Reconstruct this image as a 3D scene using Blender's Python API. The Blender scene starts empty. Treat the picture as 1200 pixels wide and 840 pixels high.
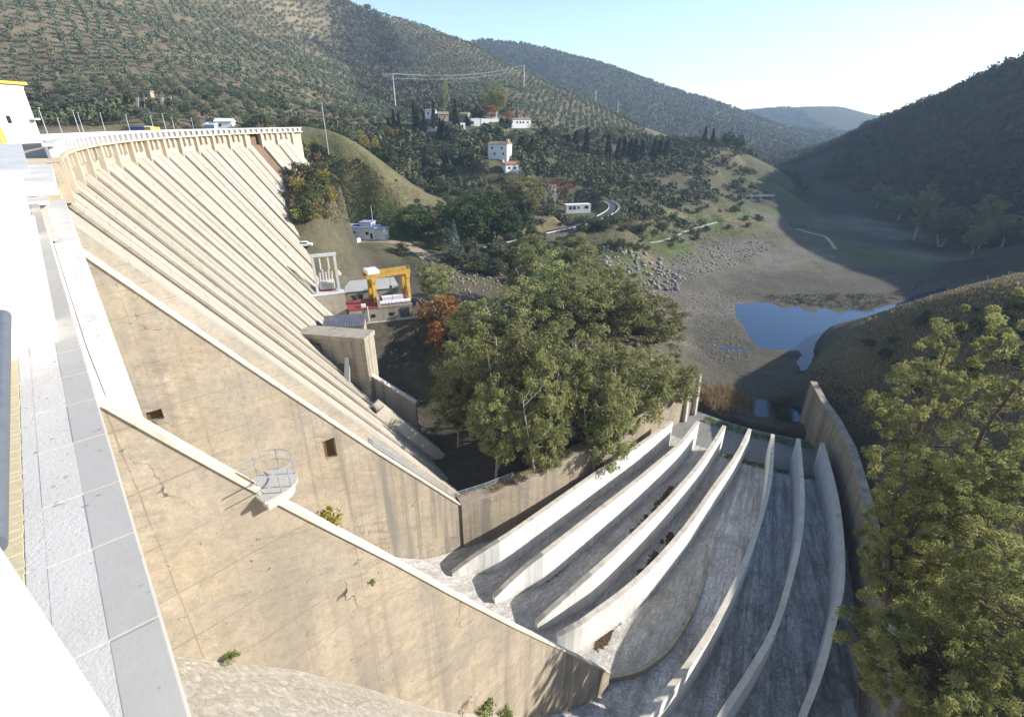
import bpy, bmesh, math, random
import numpy as np
from mathutils import Vector, Matrix

random.seed(7)
rng = np.random.default_rng(11)
scn = bpy.context.scene
COL = scn.collection
R = math.radians

# ------------------------------------------------------------------ camera, sky, sun, exposure
W0, H0, FPX, HORIZ = 1200.0, 840.0, 590.0, 143.0
PITCH = math.atan((H0 / 2 - HORIZ) / FPX)
cam_data = bpy.data.cameras.new("camera")
cam = bpy.data.objects.new("camera", cam_data)
COL.objects.link(cam)
cam_data.sensor_width = 36.0
cam_data.lens = FPX / W0 * 36.0
cam_data.clip_start = 0.05
cam_data.clip_end = 12000
cam.location = (0, 0, 0)
cam.rotation_euler = (R(90) - PITCH, 0, 0)
scn.camera = cam

SUN_EL = R(24.5)
SUN_AZ = math.atan2(0.985, 0.10)          # clockwise from +Y
SUNV = Vector((math.sin(SUN_AZ) * math.cos(SUN_EL), math.cos(SUN_AZ) * math.cos(SUN_EL), math.sin(SUN_EL)))
world = bpy.data.worlds.new("World")
scn.world = world
world.use_nodes = True
wn = world.node_tree.nodes
wl = world.node_tree.links
wn.clear()
sky = wn.new("ShaderNodeTexSky")
sky.sky_type = 'NISHITA'
sky.sun_disc = False
sky.sun_elevation = SUN_EL
sky.sun_rotation = SUN_AZ
sky.altitude = 200
sky.air_density = 1.0
sky.dust_density = 0.25
sky.ozone_density = 1.4
bg = wn.new("ShaderNodeBackground")
bg.inputs[1].default_value = 0.118
wo = wn.new("ShaderNodeOutputWorld")
wl.new(sky.outputs[0], bg.inputs[0])
wl.new(bg.outputs[0], wo.inputs[0])
sun_data = bpy.data.lights.new("sun", 'SUN')
sun_data.energy = 4.8
sun_data.angle = R(0.53)
sun_data.color = (1.0, 0.95, 0.87)
sun = bpy.data.objects.new("sun", sun_data)
COL.objects.link(sun)
sun.rotation_euler = SUNV.to_track_quat('Z', 'Y').to_euler()
sun.location = (200, 60, 150)
scn.view_settings.view_transform = 'Standard'
scn.view_settings.look = 'None'
scn.view_settings.gamma = 1.0
scn.view_settings.use_curve_mapping = False
scn.view_settings.exposure = 1.08

# ------------------------------------------------------------------ survey: image bearings to places
CP, SP = math.cos(PITCH), math.sin(PITCH)
def ray(px, py):
    r = (px - W0 / 2) / FPX
    u = (H0 / 2 - py) / FPX
    return np.array([r, CP + u * SP, -SP + u * CP])
def at(px, py, Y=None, z=None):
    d = ray(px, py)
    t = Y / d[1] if Y is not None else z / d[2]
    return d * t
# the dam is laid out on an arc: r = distance from its centre, k = bay number (bay lines are radial)
CX, CY, RF = 86.375, 150.375, 163.6
A0, ST = R(-145.586), R(3.08516)
def RK(r, k, z):
    a = A0 + k * ST
    return Vector((CX + r * math.cos(a), CY + r * math.sin(a), z))
def rk_of(x, y):
    r = np.hypot(x - CX, y - CY)
    k = ((np.arctan2(y - CY, x - CX) - A0 + np.pi) % (2 * np.pi) - np.pi) / ST
    return r, k
def on_bay(px, py, k):
    a = A0 + k * ST
    d = ray(px, py)
    nx, ny = -math.sin(a), math.cos(a)
    t = (nx * CX + ny * CY) / (nx * d[0] + ny * d[1])
    p = d * t
    return math.hypot(p[0] - CX, p[1] - CY), p[2]

# ------------------------------------------------------------------ helpers
def tag(o, label=None, cat=None, group=None, kind=None):
    if label: o['label'] = label
    if cat: o['category'] = cat
    if group: o['group'] = group
    if kind: o['kind'] = kind
    return o
def empty(name, loc, rz=0.0, label=None, cat=None, group=None):
    o = bpy.data.objects.new(name, None)
    o.empty_display_size = 0.5
    COL.objects.link(o)
    o.location = Vector(loc)
    o.rotation_euler = (0, 0, rz)
    return tag(o, label, cat, group)
class MB:
    """collects shapes, then links them as one mesh object"""
    def __init__(s):
        s.v = []; s.f = []; s.m = []
    def add(s, vs, fs, mi=0):
        b = len(s.v)
        s.v += [tuple(v) for v in vs]
        s.f += [tuple(i + b for i in f) for f in fs]
        s.m += [mi] * len(fs)
    HEX = [(0, 3, 2, 1), (4, 5, 6, 7), (0, 1, 5, 4), (1, 2, 6, 5), (2, 3, 7, 6), (3, 0, 4, 7)]
    def hexa(s, p, mi=0):                     # 4 bottom corners, 4 top corners
        s.add(p, MB.HEX, mi)
    def box(s, x0, x1, y0, y1, z0, z1, mi=0):
        s.hexa([(x0, y0, z0), (x1, y0, z0), (x1, y1, z0), (x0, y1, z0), (x0, y0, z1), (x1, y0, z1), (x1, y1, z1), (x0, y1, z1)], mi)
    def prism(s, poly, z0, z1, mi=0):         # plan polygon, counter-clockwise
        n = len(poly)
        vs = [(p[0], p[1], z0) for p in poly] + [(p[0], p[1], z1) for p in poly]
        fs = [tuple(range(n - 1, -1, -1)), tuple(range(n, 2 * n))] + [(i, (i + 1) % n, n + (i + 1) % n, n + i) for i in range(n)]
        s.add(vs, fs, mi)
    def extrude(s, pts, off, mi=0):           # planar 3-D polygon pushed along off
        n = len(pts); off = Vector(off)
        vs = [Vector(p) for p in pts] + [Vector(p) + off for p in pts]
        fs = [tuple(range(n - 1, -1, -1)), tuple(range(n, 2 * n))] + [(i, (i + 1) % n, n + (i + 1) % n, n + i) for i in range(n)]
        s.add(vs, fs, mi)
    def tube(s, p0, p1, r0, r1=None, n=6, mi=0, caps=True):
        p0, p1 = Vector(p0), Vector(p1)
        r1 = r0 if r1 is None else r1
        d = (p1 - p0).normalized()
        a = d.orthogonal().normalized(); b = d.cross(a)
        vs = []
        for p, r in ((p0, r0), (p1, r1)):
            for i in range(n):
                t = 2 * math.pi * i / n
                vs.append(p + a * (r * math.cos(t)) + b * (r * math.sin(t)))
        fs = [(i, (i + 1) % n, n + (i + 1) % n, n + i) for i in range(n)]
        if caps: fs += [tuple(range(n - 1, -1, -1)), tuple(range(n, 2 * n))]
        s.add(vs, fs, mi)
    def path(s, pts, r, n=6, mi=0):
        for a, b in zip(pts[:-1], pts[1:]):
            s.tube(a, b, r, r, n, mi)
    def bar(s, p0, p1, w, h, mi=0):           # rectangular bar, h measured upwards
        p0, p1 = Vector(p0), Vector(p1)
        d = (p1 - p0)
        side = Vector((-d.y, d.x, 0))
        side = Vector((1, 0, 0)) if side.length < 1e-6 else side.normalized()
        up = side.cross(d).normalized()
        if up.z < 0: up = -up
        if abs(d.normalized().z) > 0.999: up = Vector((0, 1, 0))
        a, b = side * (w / 2), up * h
        s.hexa([p0 - a, p0 + a, p1 + a, p1 - a, p0 - a + b, p0 + a + b, p1 + a + b, p1 - a + b], mi)
    def arc(s, r0, r1, k0, k1, z0, z1, n=1, mi=0):
        for i in range(n):
            a, b = k0 + (k1 - k0) * i / n, k0 + (k1 - k0) * (i + 1) / n
            s.hexa([RK(r0, a, z0), RK(r1, a, z0), RK(r1, b, z0), RK(r0, b, z0), RK(r0, a, z1), RK(r1, a, z1), RK(r1, b, z1), RK(r0, b, z1)], mi)
    def build(s, name, mat, parent=None, local=False, smooth=False, bevel=0.0):
        off = Vector((0, 0, 0))
        if parent is not None and not local:
            off = parent.matrix_basis.translation
            q = parent
            while q.parent is not None:
                q = q.parent; off = off + q.matrix_basis.translation
        me = bpy.data.meshes.new(name)
        me.from_pydata([(v[0] - off[0], v[1] - off[1], v[2] - off[2]) for v in s.v], [], s.f)
        mats = mat if isinstance(mat, (list, tuple)) else [mat]
        for m in mats: me.materials.append(m)
        if len(mats) > 1: me.polygons.foreach_set('material_index', s.m)
        bm = bmesh.new(); bm.from_mesh(me)
        bmesh.ops.recalc_face_normals(bm, faces=bm.faces)
        if bevel > 0:
            bmesh.ops.bevel(bm, geom=[e for e in bm.edges], offset=bevel, segments=2, profile=0.6, affect='EDGES')
        bm.to_mesh(me); bm.free()
        if smooth: me.polygons.foreach_set('use_smooth', [True] * len(me.polygons))
        o = bpy.data.objects.new(name, me)
        COL.objects.link(o)
        if parent is not None: o.parent = parent
        return o
def link(name, me, parent=None, loc=(0, 0, 0), rz=0.0, sc=1.0):
    o = bpy.data.objects.new(name, me)
    COL.objects.link(o)
    o.location = loc; o.rotation_euler = (0, 0, rz)
    o.scale = (sc, sc, sc) if not isinstance(sc, (tuple, list)) else sc
    if parent is not None: o.parent = parent
    return o
def copy_thing(root, loc, rz=None, sc=None):
    r = root.copy(); COL.objects.link(r); r.location = loc
    if rz is not None: r.rotation_euler = (0, 0, rz)
    if sc is not None: r.scale = sc
    for ch in list(root.children):
        c = ch.copy(); COL.objects.link(c); c.parent = r
        for g in list(ch.children):
            d = g.copy(); COL.objects.link(d); d.parent = c
    return r

# ------------------------------------------------------------------ materials
M = {}
class NT:
    def __init__(s, name, rough=0.85):
        s.mat = bpy.data.materials.new(name); s.mat.use_nodes = True
        s.n = s.mat.node_tree.nodes; s.l = s.mat.node_tree.links
        s.p = s.n['Principled BSDF']
        s.p.inputs['Roughness'].default_value = rough
        s.p.inputs['Specular IOR Level'].default_value = 0.3
        M[name] = s.mat
    def pos(s, scale=(1, 1, 1), rot=(0, 0, 0), src='world', attr=None):
        if attr:
            g = s.n.new('ShaderNodeAttribute'); g.attribute_name = attr; out = g.outputs['Vector']
        elif src == 'world':
            out = s.n.new('ShaderNodeNewGeometry').outputs['Position']
        else:
            out = s.n.new('ShaderNodeTexCoord').outputs['Object']
        m = s.n.new('ShaderNodeMapping'); m.inputs['Scale'].default_value = scale; m.inputs['Rotation'].default_value = rot
        s.l.new(out, m.inputs['Vector'])
        return m.outputs[0]
    def noise(s, vec, scale, detail=5, rough=0.6, lo=0.35, hi=0.65, inv=False):
        t = s.n.new('ShaderNodeTexNoise'); t.inputs['Scale'].default_value = scale
        t.inputs['Detail'].default_value = detail; t.inputs['Roughness'].default_value = rough
        s.l.new(vec, t.inputs['Vector'])
        return s.ramp(t.outputs['Fac'], lo, hi, inv)
    def ramp(s, fac, lo, hi, inv=False):
        m = s.n.new('ShaderNodeMapRange'); m.inputs[1].default_value = lo; m.inputs[2].default_value = hi
        m.inputs[3].default_value = 1.0 if inv else 0.0; m.inputs[4].default_value = 0.0 if inv else 1.0
        s.l.new(fac, m.inputs[0]); return m.outputs[0]
    def math(s, op, a, b):
        m = s.n.new('ShaderNodeMath'); m.operation = op
        for i, q in enumerate((a, b)):
            if isinstance(q, (int, float)): m.inputs[i].default_value = q
            else: s.l.new(q, m.inputs[i])
        return m.outputs[0]
    def mix(s, fac, a, b, mode='MIX'):
        m = s.n.new('ShaderNodeMix'); m.data_type = 'RGBA'; m.blend_type = mode; m.clamp_factor = True
        for sock, q in ((m.inputs['Factor'], fac), (m.inputs['A'], a), (m.inputs['B'], b)):
            if isinstance(q, (int, float)): sock.default_value = q
            elif isinstance(q, (tuple, list)): sock.default_value = (*q, 1.0)
            else: s.l.new(q, sock)
        return m.outputs['Result']
    def color(s, c):
        if isinstance(c, (tuple, list)): s.p.inputs['Base Color'].default_value = (*c, 1.0)
        else: s.l.new(c, s.p.inputs['Base Color'])
        return s
    def bump(s, h, strength=0.5, dist=0.05):
        b = s.n.new('ShaderNodeBump'); b.inputs['Strength'].default_value = strength; b.inputs['Distance'].default_value = dist
        s.l.new(h, b.inputs['Height']); s.l.new(b.outputs[0], s.p.inputs['Normal']); return s
    def sep(s, vec):
        x = s.n.new('ShaderNodeSeparateXYZ'); s.l.new(vec, x.inputs[0]); return x.outputs
    def lines(s, coord, period, width):       # thin lines every `period`
        m = s.math('MODULO', s.math('ABSOLUTE', s.math('ADD', coord, 1000.0), 0), period)
        return s.math('LESS_THAN', m, width)

def concrete(name, base, dark, stain, streak=0.6, course=0.0, grain=3.0, pale=None, rough=0.9, bmp=0.5):
    t = NT(name, rough)
    p = t.pos()
    big = t.noise(p, 0.11, 6, 0.65, 0.38, 0.66)
    c = t.mix(big, base, dark)
    med = t.noise(p, 0.55, 8, 0.7, 0.45, 0.75)
    c = t.mix(t.math('MULTIPLY', med, 0.6), c, stain)
    if pale:
        pl = t.noise(p, 0.27, 7, 0.7, 0.56, 0.72)
        c = t.mix(t.math('MULTIPLY', pl, 0.7), c, pale)
    st = t.noise(t.pos((1, 1, 0.05)), 0.75, 4, 0.6, 0.54, 0.72)
    c = t.mix(t.math('MULTIPLY', st, streak), c, [q * 0.42 for q in stain])
    h = t.noise(p, grain, 10, 0.75, 0.2, 0.8)
    c = t.mix(t.math('MULTIPLY', h, 0.35), c, [q * 0.7 for q in base])
    if course > 0:
        z = t.sep(t.pos())[2]
        wob = t.math('MULTIPLY', t.noise(p, 0.8, 3, 0.5, 0, 1), 0.05)
        ln = t.lines(t.math('ADD', z, wob), course, course * 0.07)
        br = t.noise(p, 0.5, 4, 0.6, 0.35, 0.6)
        c = t.mix(t.math('MULTIPLY', t.math('MULTIPLY', ln, br), 0.55), c, [q * 0.5 for q in stain])
    sp = t.noise(p, 6.0, 3, 0.5, 0.66, 0.72)
    c = t.mix(t.math('MULTIPLY', sp, 0.5), c, [q * 0.3 for q in stain])
    t.color(c).bump(h, bmp, 0.02)
    return t.mat
def radial_vec(t):
    """(distance from the dam's centre, arc length, height) of the shaded point"""
    x, y, z = t.sep(t.pos())
    dx = t.math('SUBTRACT', x, CX); dy = t.math('SUBTRACT', y, CY)
    r = t.math('SQRT', t.math('ADD', t.math('MULTIPLY', dx, dx), t.math('MULTIPLY', dy, dy)), 0)
    a = t.math('MULTIPLY', t.math('ARCTAN2', dx, t.math('MULTIPLY', dy, -1.0)), 150.0)
    c = t.n.new('ShaderNodeCombineXYZ')
    for i, q in enumerate((r, a, z)): t.l.new(q, c.inputs[i])
    return c.outputs[0]
def mapped(t, v, scale, rot=(0, 0, 0)):
    m = t.n.new('ShaderNodeMapping'); m.inputs['Scale'].default_value = scale; m.inputs['Rotation'].default_value = rot
    t.l.new(v, m.inputs['Vector']); return m.outputs[0]
def voro(t, v, scale, lo, hi, feat='DISTANCE_TO_EDGE', inv=True):
    q = t.n.new('ShaderNodeTexVoronoi'); q.feature = feat; q.inputs['Scale'].default_value = scale; t.l.new(v, q.inputs['Vector'])
    return t.ramp(q.outputs['Distance'], lo, hi, inv)
def white(t, v):
    q = t.n.new('ShaderNodeTexWhiteNoise'); q.noise_dimensions = '1D'; t.l.new(v, q.inputs['W']); return q.outputs['Value']
def warp(t, v, scale, amt):
    q = t.n.new('ShaderNodeTexNoise'); q.inputs['Scale'].default_value = scale; q.inputs['Detail'].default_value = 4; t.l.new(v, q.inputs['Vector'])
    m = t.n.new('ShaderNodeVectorMath'); m.operation = 'MULTIPLY_ADD'; t.l.new(q.outputs['Color'], m.inputs[0]); m.inputs[1].default_value = (amt,) * 3; t.l.new(v, m.inputs[2]); return m.outputs[0]
def wall_mat(name, base, warm, grey, pale):
    t = NT(name, 0.92); p = t.pos(); rv = radial_vec(t); pw = warp(t, p, 0.5, 1.2)
    c = t.mix(t.noise(p, 0.16, 9, 0.75, 0.40, 0.60), base, warm)
    c = t.mix(t.math('MULTIPLY', t.noise(pw, 0.22, 10, 0.78, 0.47, 0.63), 0.85), c, grey)
    c = t.mix(t.math('MULTIPLY', t.noise(pw, 0.30, 10, 0.8, 0.58, 0.68), 0.7), c, pale)
    z = t.sep(p)[2]
    lift = white(t, t.math('FLOOR', t.math('ADD', t.math('DIVIDE', z, 2.4), t.math('MULTIPLY', t.noise(p, 0.2, 2, 0.5, 0, 1), 0.15)), 0))
    c = t.mix(t.math('MULTIPLY', lift, 0.22), c, [q * 0.6 for q in grey])
    ln = t.lines(t.math('ADD', z, t.math('MULTIPLY', t.noise(p, 0.5, 3, 0.5, 0, 1), 0.18)), 2.4, 0.07)
    vj = t.lines(t.math('ADD', t.sep(rv)[0], t.math('MULTIPLY', t.noise(p, 0.7, 3, 0.5, 0, 1), 0.12)), 7.0, 0.06)
    jm = t.noise(p, 0.3, 6, 0.75, 0.42, 0.56)
    c = t.mix(t.math('MULTIPLY', t.math('MULTIPLY', t.math('MAXIMUM', ln, vj), jm), 0.6), c, [q * 0.4 for q in grey])
    # board marks across the wall, broken up
    b1 = t.noise(mapped(t, mapped(t, rv, (1, 1, 1), (0, R(24), 0)), (0.10, 1, 1.3)), 1.5, 10, 0.85, 0.46, 0.62)
    bm_ = t.noise(p, 0.25, 5, 0.7, 0.42, 0.6)
    c = t.mix(t.math('MULTIPLY', t.math('MULTIPLY', b1, bm_), 0.8), c, [q * 0.45 for q in grey])
    # run-off streaks, darker and denser low down
    low = t.ramp(z, -14.0, -48.0)
    st = t.noise(mapped(t, rv, (0.75, 0.75, 0.022)), 1.0, 7, 0.7, 0.50, 0.62)
    st2 = t.noise(mapped(t, rv, (0.22, 0.22, 0.018)), 1.0, 4, 0.6, 0.52, 0.62)
    c = t.mix(t.math('MULTIPLY', st, t.math('ADD', t.math('MULTIPLY', low, 0.55), 0.15)), c, [q * 0.36 for q in grey])
    c = t.mix(t.math('MULTIPLY', st2, t.math('ADD', t.math('MULTIPLY', low, 0.7), 0.05)), c, [q * 0.48 for q in (grey[0], grey[0] * .97, grey[0] * .92)])
    # grit, pits and cracks
    g1_ = t.noise(p, 1.8, 10, 0.85, 0.46, 0.66)
    c = t.mix(t.math('MULTIPLY', g1_, 0.65), c, [q * 0.5 for q in grey])
    g2 = t.noise(p, 9.0, 8, 0.8, 0.35, 0.65)
    c = t.mix(t.math('MULTIPLY', g2, 0.6), c, [q * 0.48 for q in base])
    ck = voro(t, warp(t, p, 0.8, 2.0), 0.11, 0.0, 0.006); ckm = t.noise(p, 0.18, 3, 0.6, 0.50, 0.58)
    c = t.mix(t.math('MULTIPLY', t.math('MULTIPLY', ck, ckm), 0.9), c, (0.03, 0.025, 0.02))
    pit = t.noise(p, 3.1, 5, 0.6, 0.67, 0.70)
    c = t.mix(t.math('MULTIPLY', pit, 0.8), c, [q * 0.22 for q in grey])
    t.color(c).bump(t.math('ADD', g2, t.math('MULTIPLY', g1_, 0.6)), 0.35, 0.04)
def slope_mat(name, base, warm, grey):
    t = NT(name, 0.92); p = t.pos(); rv = radial_vec(t); pw = warp(t, p, 0.5, 1.0)
    oi = t.n.new('ShaderNodeObjectInfo')
    c = t.mix(t.noise(p, 0.12, 9, 0.75, 0.42, 0.62), base, warm)
    c = t.mix(t.math('MULTIPLY', t.ramp(oi.outputs['Random'], 0.2, 1.0), 0.4), c, [q * 0.85 for q in grey])
    c = t.mix(t.math('MULTIPLY', t.noise(pw, 0.16, 10, 0.78, 0.50, 0.64), 0.8), c, grey)
    b1 = t.noise(mapped(t, rv, (0.03, 2.2, 0.03)), 1.0, 8, 0.8, 0.46, 0.62)
    c = t.mix(t.math('MULTIPLY', b1, 0.6), c, [q * 0.48 for q in warm])
    st = t.noise(mapped(t, rv, (0.012, 0.55, 0.012)), 1.0, 5, 0.7, 0.54, 0.66)
    c = t.mix(t.math('MULTIPLY', st, 0.6), c, [q * 0.5 for q in grey])
    z = t.sep(p)[2]
    lift = t.lines(t.math('ADD', z, t.math('MULTIPLY', t.noise(p, 0.6, 3, 0.5, 0, 1), 0.12)), 1.9, 0.09)
    c = t.mix(t.math('MULTIPLY', t.math('MULTIPLY', lift, t.noise(p, 0.35, 5, 0.7, 0.42, 0.58)), 0.6), c, [q * 0.42 for q in grey])
    g1_ = t.noise(p, 2.4, 10, 0.85, 0.45, 0.66); c = t.mix(t.math('MULTIPLY', g1_, 0.5), c, [q * 0.5 for q in grey])
    g2 = t.noise(p, 9.0, 8, 0.8, 0.35, 0.65); c = t.mix(t.math('MULTIPLY', g2, 0.3), c, [q * 0.55 for q in base])
    t.color(c).bump(t.math('ADD', g2, t.math('MULTIPLY', b1, 0.6)), 0.4, 0.04)
def guide_mat(name, base, grey):
    t = NT(name, 0.9); p = t.pos(); rv = radial_vec(t)
    c = t.mix(t.math('MULTIPLY', t.noise(p, 0.2, 8, 0.75, 0.45, 0.65), 0.6), base, [q * 0.86 for q in base])
    st = t.noise(mapped(t, rv, (0.9, 0.9, 0.05)), 1.0, 7, 0.75, 0.52, 0.66)
    c = t.mix(t.math('MULTIPLY', st, 0.55), c, grey)
    st2 = t.noise(mapped(t, rv, (0.25, 0.25, 0.12)), 1.0, 8, 0.75, 0.56, 0.68)
    c = t.mix(t.math('MULTIPLY', st2, 0.5), c, [q * 0.8 for q in grey])
    r_ = t.sep(rv)[0]; c = t.mix(t.math('MULTIPLY', t.lines(r_, 4.0, 0.06), 0.45), c, grey)
    low = t.ramp(t.sep(p)[2], -66.0, -68.6); c = t.mix(t.math('MULTIPLY', t.math('MULTIPLY', low, t.noise(p, 0.8, 8, 0.8, 0.35, 0.6)), 0.75), c, [q * 0.5 for q in grey])
    g2 = t.noise(p, 6.0, 9, 0.8, 0.4, 0.7); c = t.mix(t.math('MULTIPLY', g2, 0.3), c, grey)
    t.color(c).bump(g2, 0.5, 0.03)
guide_mat('white_concrete', (0.80, 0.785, 0.75), (0.40, 0.37, 0.32))
wall_mat('tan_concrete', (0.51, 0.43, 0.325), (0.50, 0.395, 0.255), (0.36, 0.31, 0.25), (0.64, 0.58, 0.49))
slope_mat('face_concrete', (0.50, 0.45, 0.375), (0.48, 0.41, 0.31), (0.34, 0.315, 0.27))
concrete('crest_concrete', (0.50, 0.435, 0.34), (0.45, 0.38, 0.28), (0.34, 0.27, 0.19), 0.6, 0, 3.0, (0.55, 0.50, 0.42))
concrete('coping_concrete', (0.62, 0.57, 0.49), (0.54, 0.46, 0.36), (0.34, 0.27, 0.19), 0.5, 0, 5.0, (0.68, 0.65, 0.60))
concrete('white_paint_wall', (0.60, 0.59, 0.57), (0.54, 0.53, 0.51), (0.42, 0.40, 0.37), 0.35, 0, 5.0, bmp=0.15)
concrete('grey_slab', (0.46, 0.43, 0.39), (0.41, 0.385, 0.35), (0.34, 0.315, 0.28), 0.1, 0, 9.0, bmp=0.2)
concrete('rough_mortar', (0.68, 0.64, 0.59), (0.56, 0.51, 0.46), (0.46, 0.38, 0.30), 0.1, 0, 18.0, bmp=0.6)
concrete('ledge_concrete', (0.60, 0.59, 0.57), (0.52, 0.51, 0.49), (0.34, 0.31, 0.27), 0.2, 0, 5.0, bmp=0.3)
concrete('block_concrete', (0.38, 0.34, 0.27), (0.32, 0.28, 0.22), (0.22, 0.18, 0.13), 0.7, 1.2, 2.5)
concrete('brown_concrete', (0.20, 0.13, 0.08), (0.15, 0.10, 0.06), (0.12, 0.08, 0.05), 0.4, 0.6, 3.0)
concrete('pale_roof', (0.46, 0.45, 0.42), (0.40, 0.39, 0.36), (0.3, 0.29, 0.26), 0.0, 0, 1.5)
concrete('stone_masonry', (0.42, 0.35, 0.27), (0.34, 0.28, 0.21), (0.22, 0.18, 0.14), 0.3, 0.5, 2.0)

concrete('near_white', (0.86, 0.845, 0.81), (0.83, 0.815, 0.78), (0.74, 0.72, 0.68), 0.1, 0, 5.0, bmp=0.1)
def plain(name, c, rough=0.6, metal=0.0, var=0.25, scale=2.0):
    t = NT(name, rough)
    t.p.inputs['Metallic'].default_value = metal
    f = t.noise(t.pos(), scale, 5, 0.65, 0.35, 0.7)
    t.color(t.mix(f, c, [q * (1 - var) for q in c]))
    return t.mat
plain('grey_panel', (0.30, 0.31, 0.33), 0.8, 0, 0.3, 1.5)
plain('yellow_brick', (0.56, 0.47, 0.29), 0.85, 0, 0.2, 20)
plain('galvanised_steel', (0.45, 0.47, 0.49), 0.4, 0.5, 0.2, 12)
plain('blue_grey_pipe', (0.16, 0.175, 0.20), 0.4, 0.2, 0.2, 9)
plain('yellow_paint', (0.55, 0.33, 0.06), 0.6, 0, 0.45, 0.9)
plain('ochre_render', (0.75, 0.48, 0.07), 0.8, 0, 0.12, 1.0)
plain('red_paint', (0.30, 0.055, 0.05), 0.65, 0, 0.35, 0.8)
plain('white_render', (0.78, 0.77, 0.74), 0.85, 0, 0.10, 0.7)
plain('white_metal', (0.72, 0.74, 0.76), 0.45, 0, 0.12, 1.5)
plain('blue_paint', (0.07, 0.13, 0.42), 0.5, 0, 0.2, 1.0)
plain('blue_roof', (0.38, 0.43, 0.58), 0.5, 0.1, 0.2, 0.8)
plain('dark_opening', (0.018, 0.017, 0.016), 0.6, 0, 0.3)
plain('rust_opening', (0.17, 0.10, 0.04), 0.8, 0, 0.5, 1.5)
plain('glass_dark', (0.03, 0.035, 0.04), 0.15, 0, 0.2)
plain('terracotta_tile', (0.34, 0.17, 0.10), 0.85, 0, 0.35, 1.2)
plain('brown_tile', (0.30, 0.23, 0.16), 0.85, 0, 0.35, 1.2)
plain('corrugated_grey', (0.16, 0.17, 0.20), 0.5, 0.3, 0.3, 1.0)
plain('dark_steel', (0.10, 0.10, 0.11), 0.5, 0.4, 0.3, 3)
plain('porcelain', (0.66, 0.62, 0.58), 0.35, 0, 0.2, 3)
plain('asphalt', (0.075, 0.075, 0.08), 0.9, 0, 0.3, 0.7)
plain('pale_track', (0.42, 0.39, 0.34), 0.95, 0, 0.25, 0.5)
plain('dirt_track', (0.34, 0.27, 0.18), 0.95, 0, 0.3, 0.4)
plain('stone_rubble', (0.30, 0.27, 0.24), 0.95, 0, 0.55, 0.9)
plain('debris_rust', (0.10, 0.06, 0.036), 0.95, 0, 0.4, 2.0)
plain('moss', (0.07, 0.085, 0.025), 0.95, 0, 0.5, 1.5)
plain('rubber', (0.03, 0.03, 0.03), 0.8)
plain('car_white', (0.75, 0.76, 0.78), 0.3, 0, 0.05)

# weathered chute floors: 'rk' attribute = (radius, bay * 6, height)
def chute_mat(name, dark, pale, brown, lo, hi, sx=0.16, kbrown=None, crk=0.6):
    t = NT(name, 0.8); a = t.pos(attr='rk'); p = t.pos()
    fl = t.noise(mapped(t, a, (sx, 0.8, 0.0)), 0.8, 6, 0.7, 0.38, 0.62)            # broad lanes of wear along the flow
    sp = t.noise(mapped(t, warp(t, a, 0.6, 0.5), (0.28, 1.2, 0.0)), 1.9, 12, 0.85, lo, hi)   # flaked white skin
    cr = voro(t, mapped(t, warp(t, a, 1.2, 0.7), (0.5, 1.0, 0.0)), 0.8, 0.0, 0.10)
    f = t.math('MULTIPLY', sp, t.math('ADD', t.math('MULTIPLY', fl, 0.65), 0.35))
    f = t.math('MULTIPLY', f, t.math('SUBTRACT', 1.0, t.math('MULTIPLY', cr, crk)))
    base = dark
    if kbrown: base = t.mix(t.ramp(t.sep(a)[1], kbrown[0] * 6.0, kbrown[1] * 6.0, True), dark, brown)
    c = t.mix(f, base, pale)
    n2 = t.noise(p, 0.3, 8, 0.75, 0.48, 0.66); c = t.mix(t.math('MULTIPLY', n2, 0.6), c, brown)
    n3 = t.noise(p, 3.0, 9, 0.8, 0.45, 0.65); c = t.mix(t.math('MULTIPLY', n3, 0.5), c, [q * 0.5 for q in brown])
    t.color(c).bump(t.math('ADD', sp, n3), 0.9, 0.08)
chute_mat('chute_dark', (0.10, 0.095, 0.095), (0.82, 0.82, 0.84), (0.26, 0.215, 0.17), 0.34, 0.47, 0.10, (8.2, 9.4), crk=0.22)
chute_mat('chute_pale', (0.30, 0.27, 0.235), (0.74, 0.72, 0.68), (0.32, 0.27, 0.22), 0.32, 0.54, crk=0.12)
chute_mat('apron_grey', (0.22, 0.215, 0.21), (0.34, 0.335, 0.33), (0.2, 0.19, 0.16), 0.3, 0.6, crk=0.1)
chute_mat('ogee_pale', (0.52, 0.46, 0.37), (0.72, 0.67, 0.59), (0.46, 0.39, 0.30), 0.34, 0.58, 0.03, crk=0.1)
def leafmat(name, c1, c2, trans=0.25, var=0.35):
    t = NT(name, 0.75)
    t.p.inputs['Specular IOR Level'].default_value = 0.15
    g = t.n.new('ShaderNodeAttribute'); g.attribute_name = 'tint'
    oi = t.n.new('ShaderNodeObjectInfo')
    c = t.mix(g.outputs['Fac'], c1, c2)
    k = t.math('ADD', t.math('MULTIPLY', oi.outputs['Random'], var), 1.0 - var / 2)
    hs = t.n.new('ShaderNodeHueSaturation'); t.l.new(k, hs.inputs['Value']); t.l.new(c, hs.inputs['Color'])
    hue = t.math('ADD', t.math('MULTIPLY', oi.outputs['Random'], 0.03), 0.485); t.l.new(hue, hs.inputs['Hue'])
    t.color(hs.outputs[0])
    tr = t.n.new('ShaderNodeBsdfTranslucent'); t.l.new(hs.outputs[0], tr.inputs['Color'])
    ms = t.n.new('ShaderNodeMixShader'); ms.inputs[0].default_value = trans
    t.l.new(t.p.outputs[0], ms.inputs[1]); t.l.new(tr.outputs[0], ms.inputs[2])
    t.l.new(ms.outputs[0], t.n['Material Output'].inputs['Surface'])
    return t.mat
leafmat('eucalyptus_leaf', (0.15, 0.165, 0.06), (0.37, 0.36, 0.15), 0.4)
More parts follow.
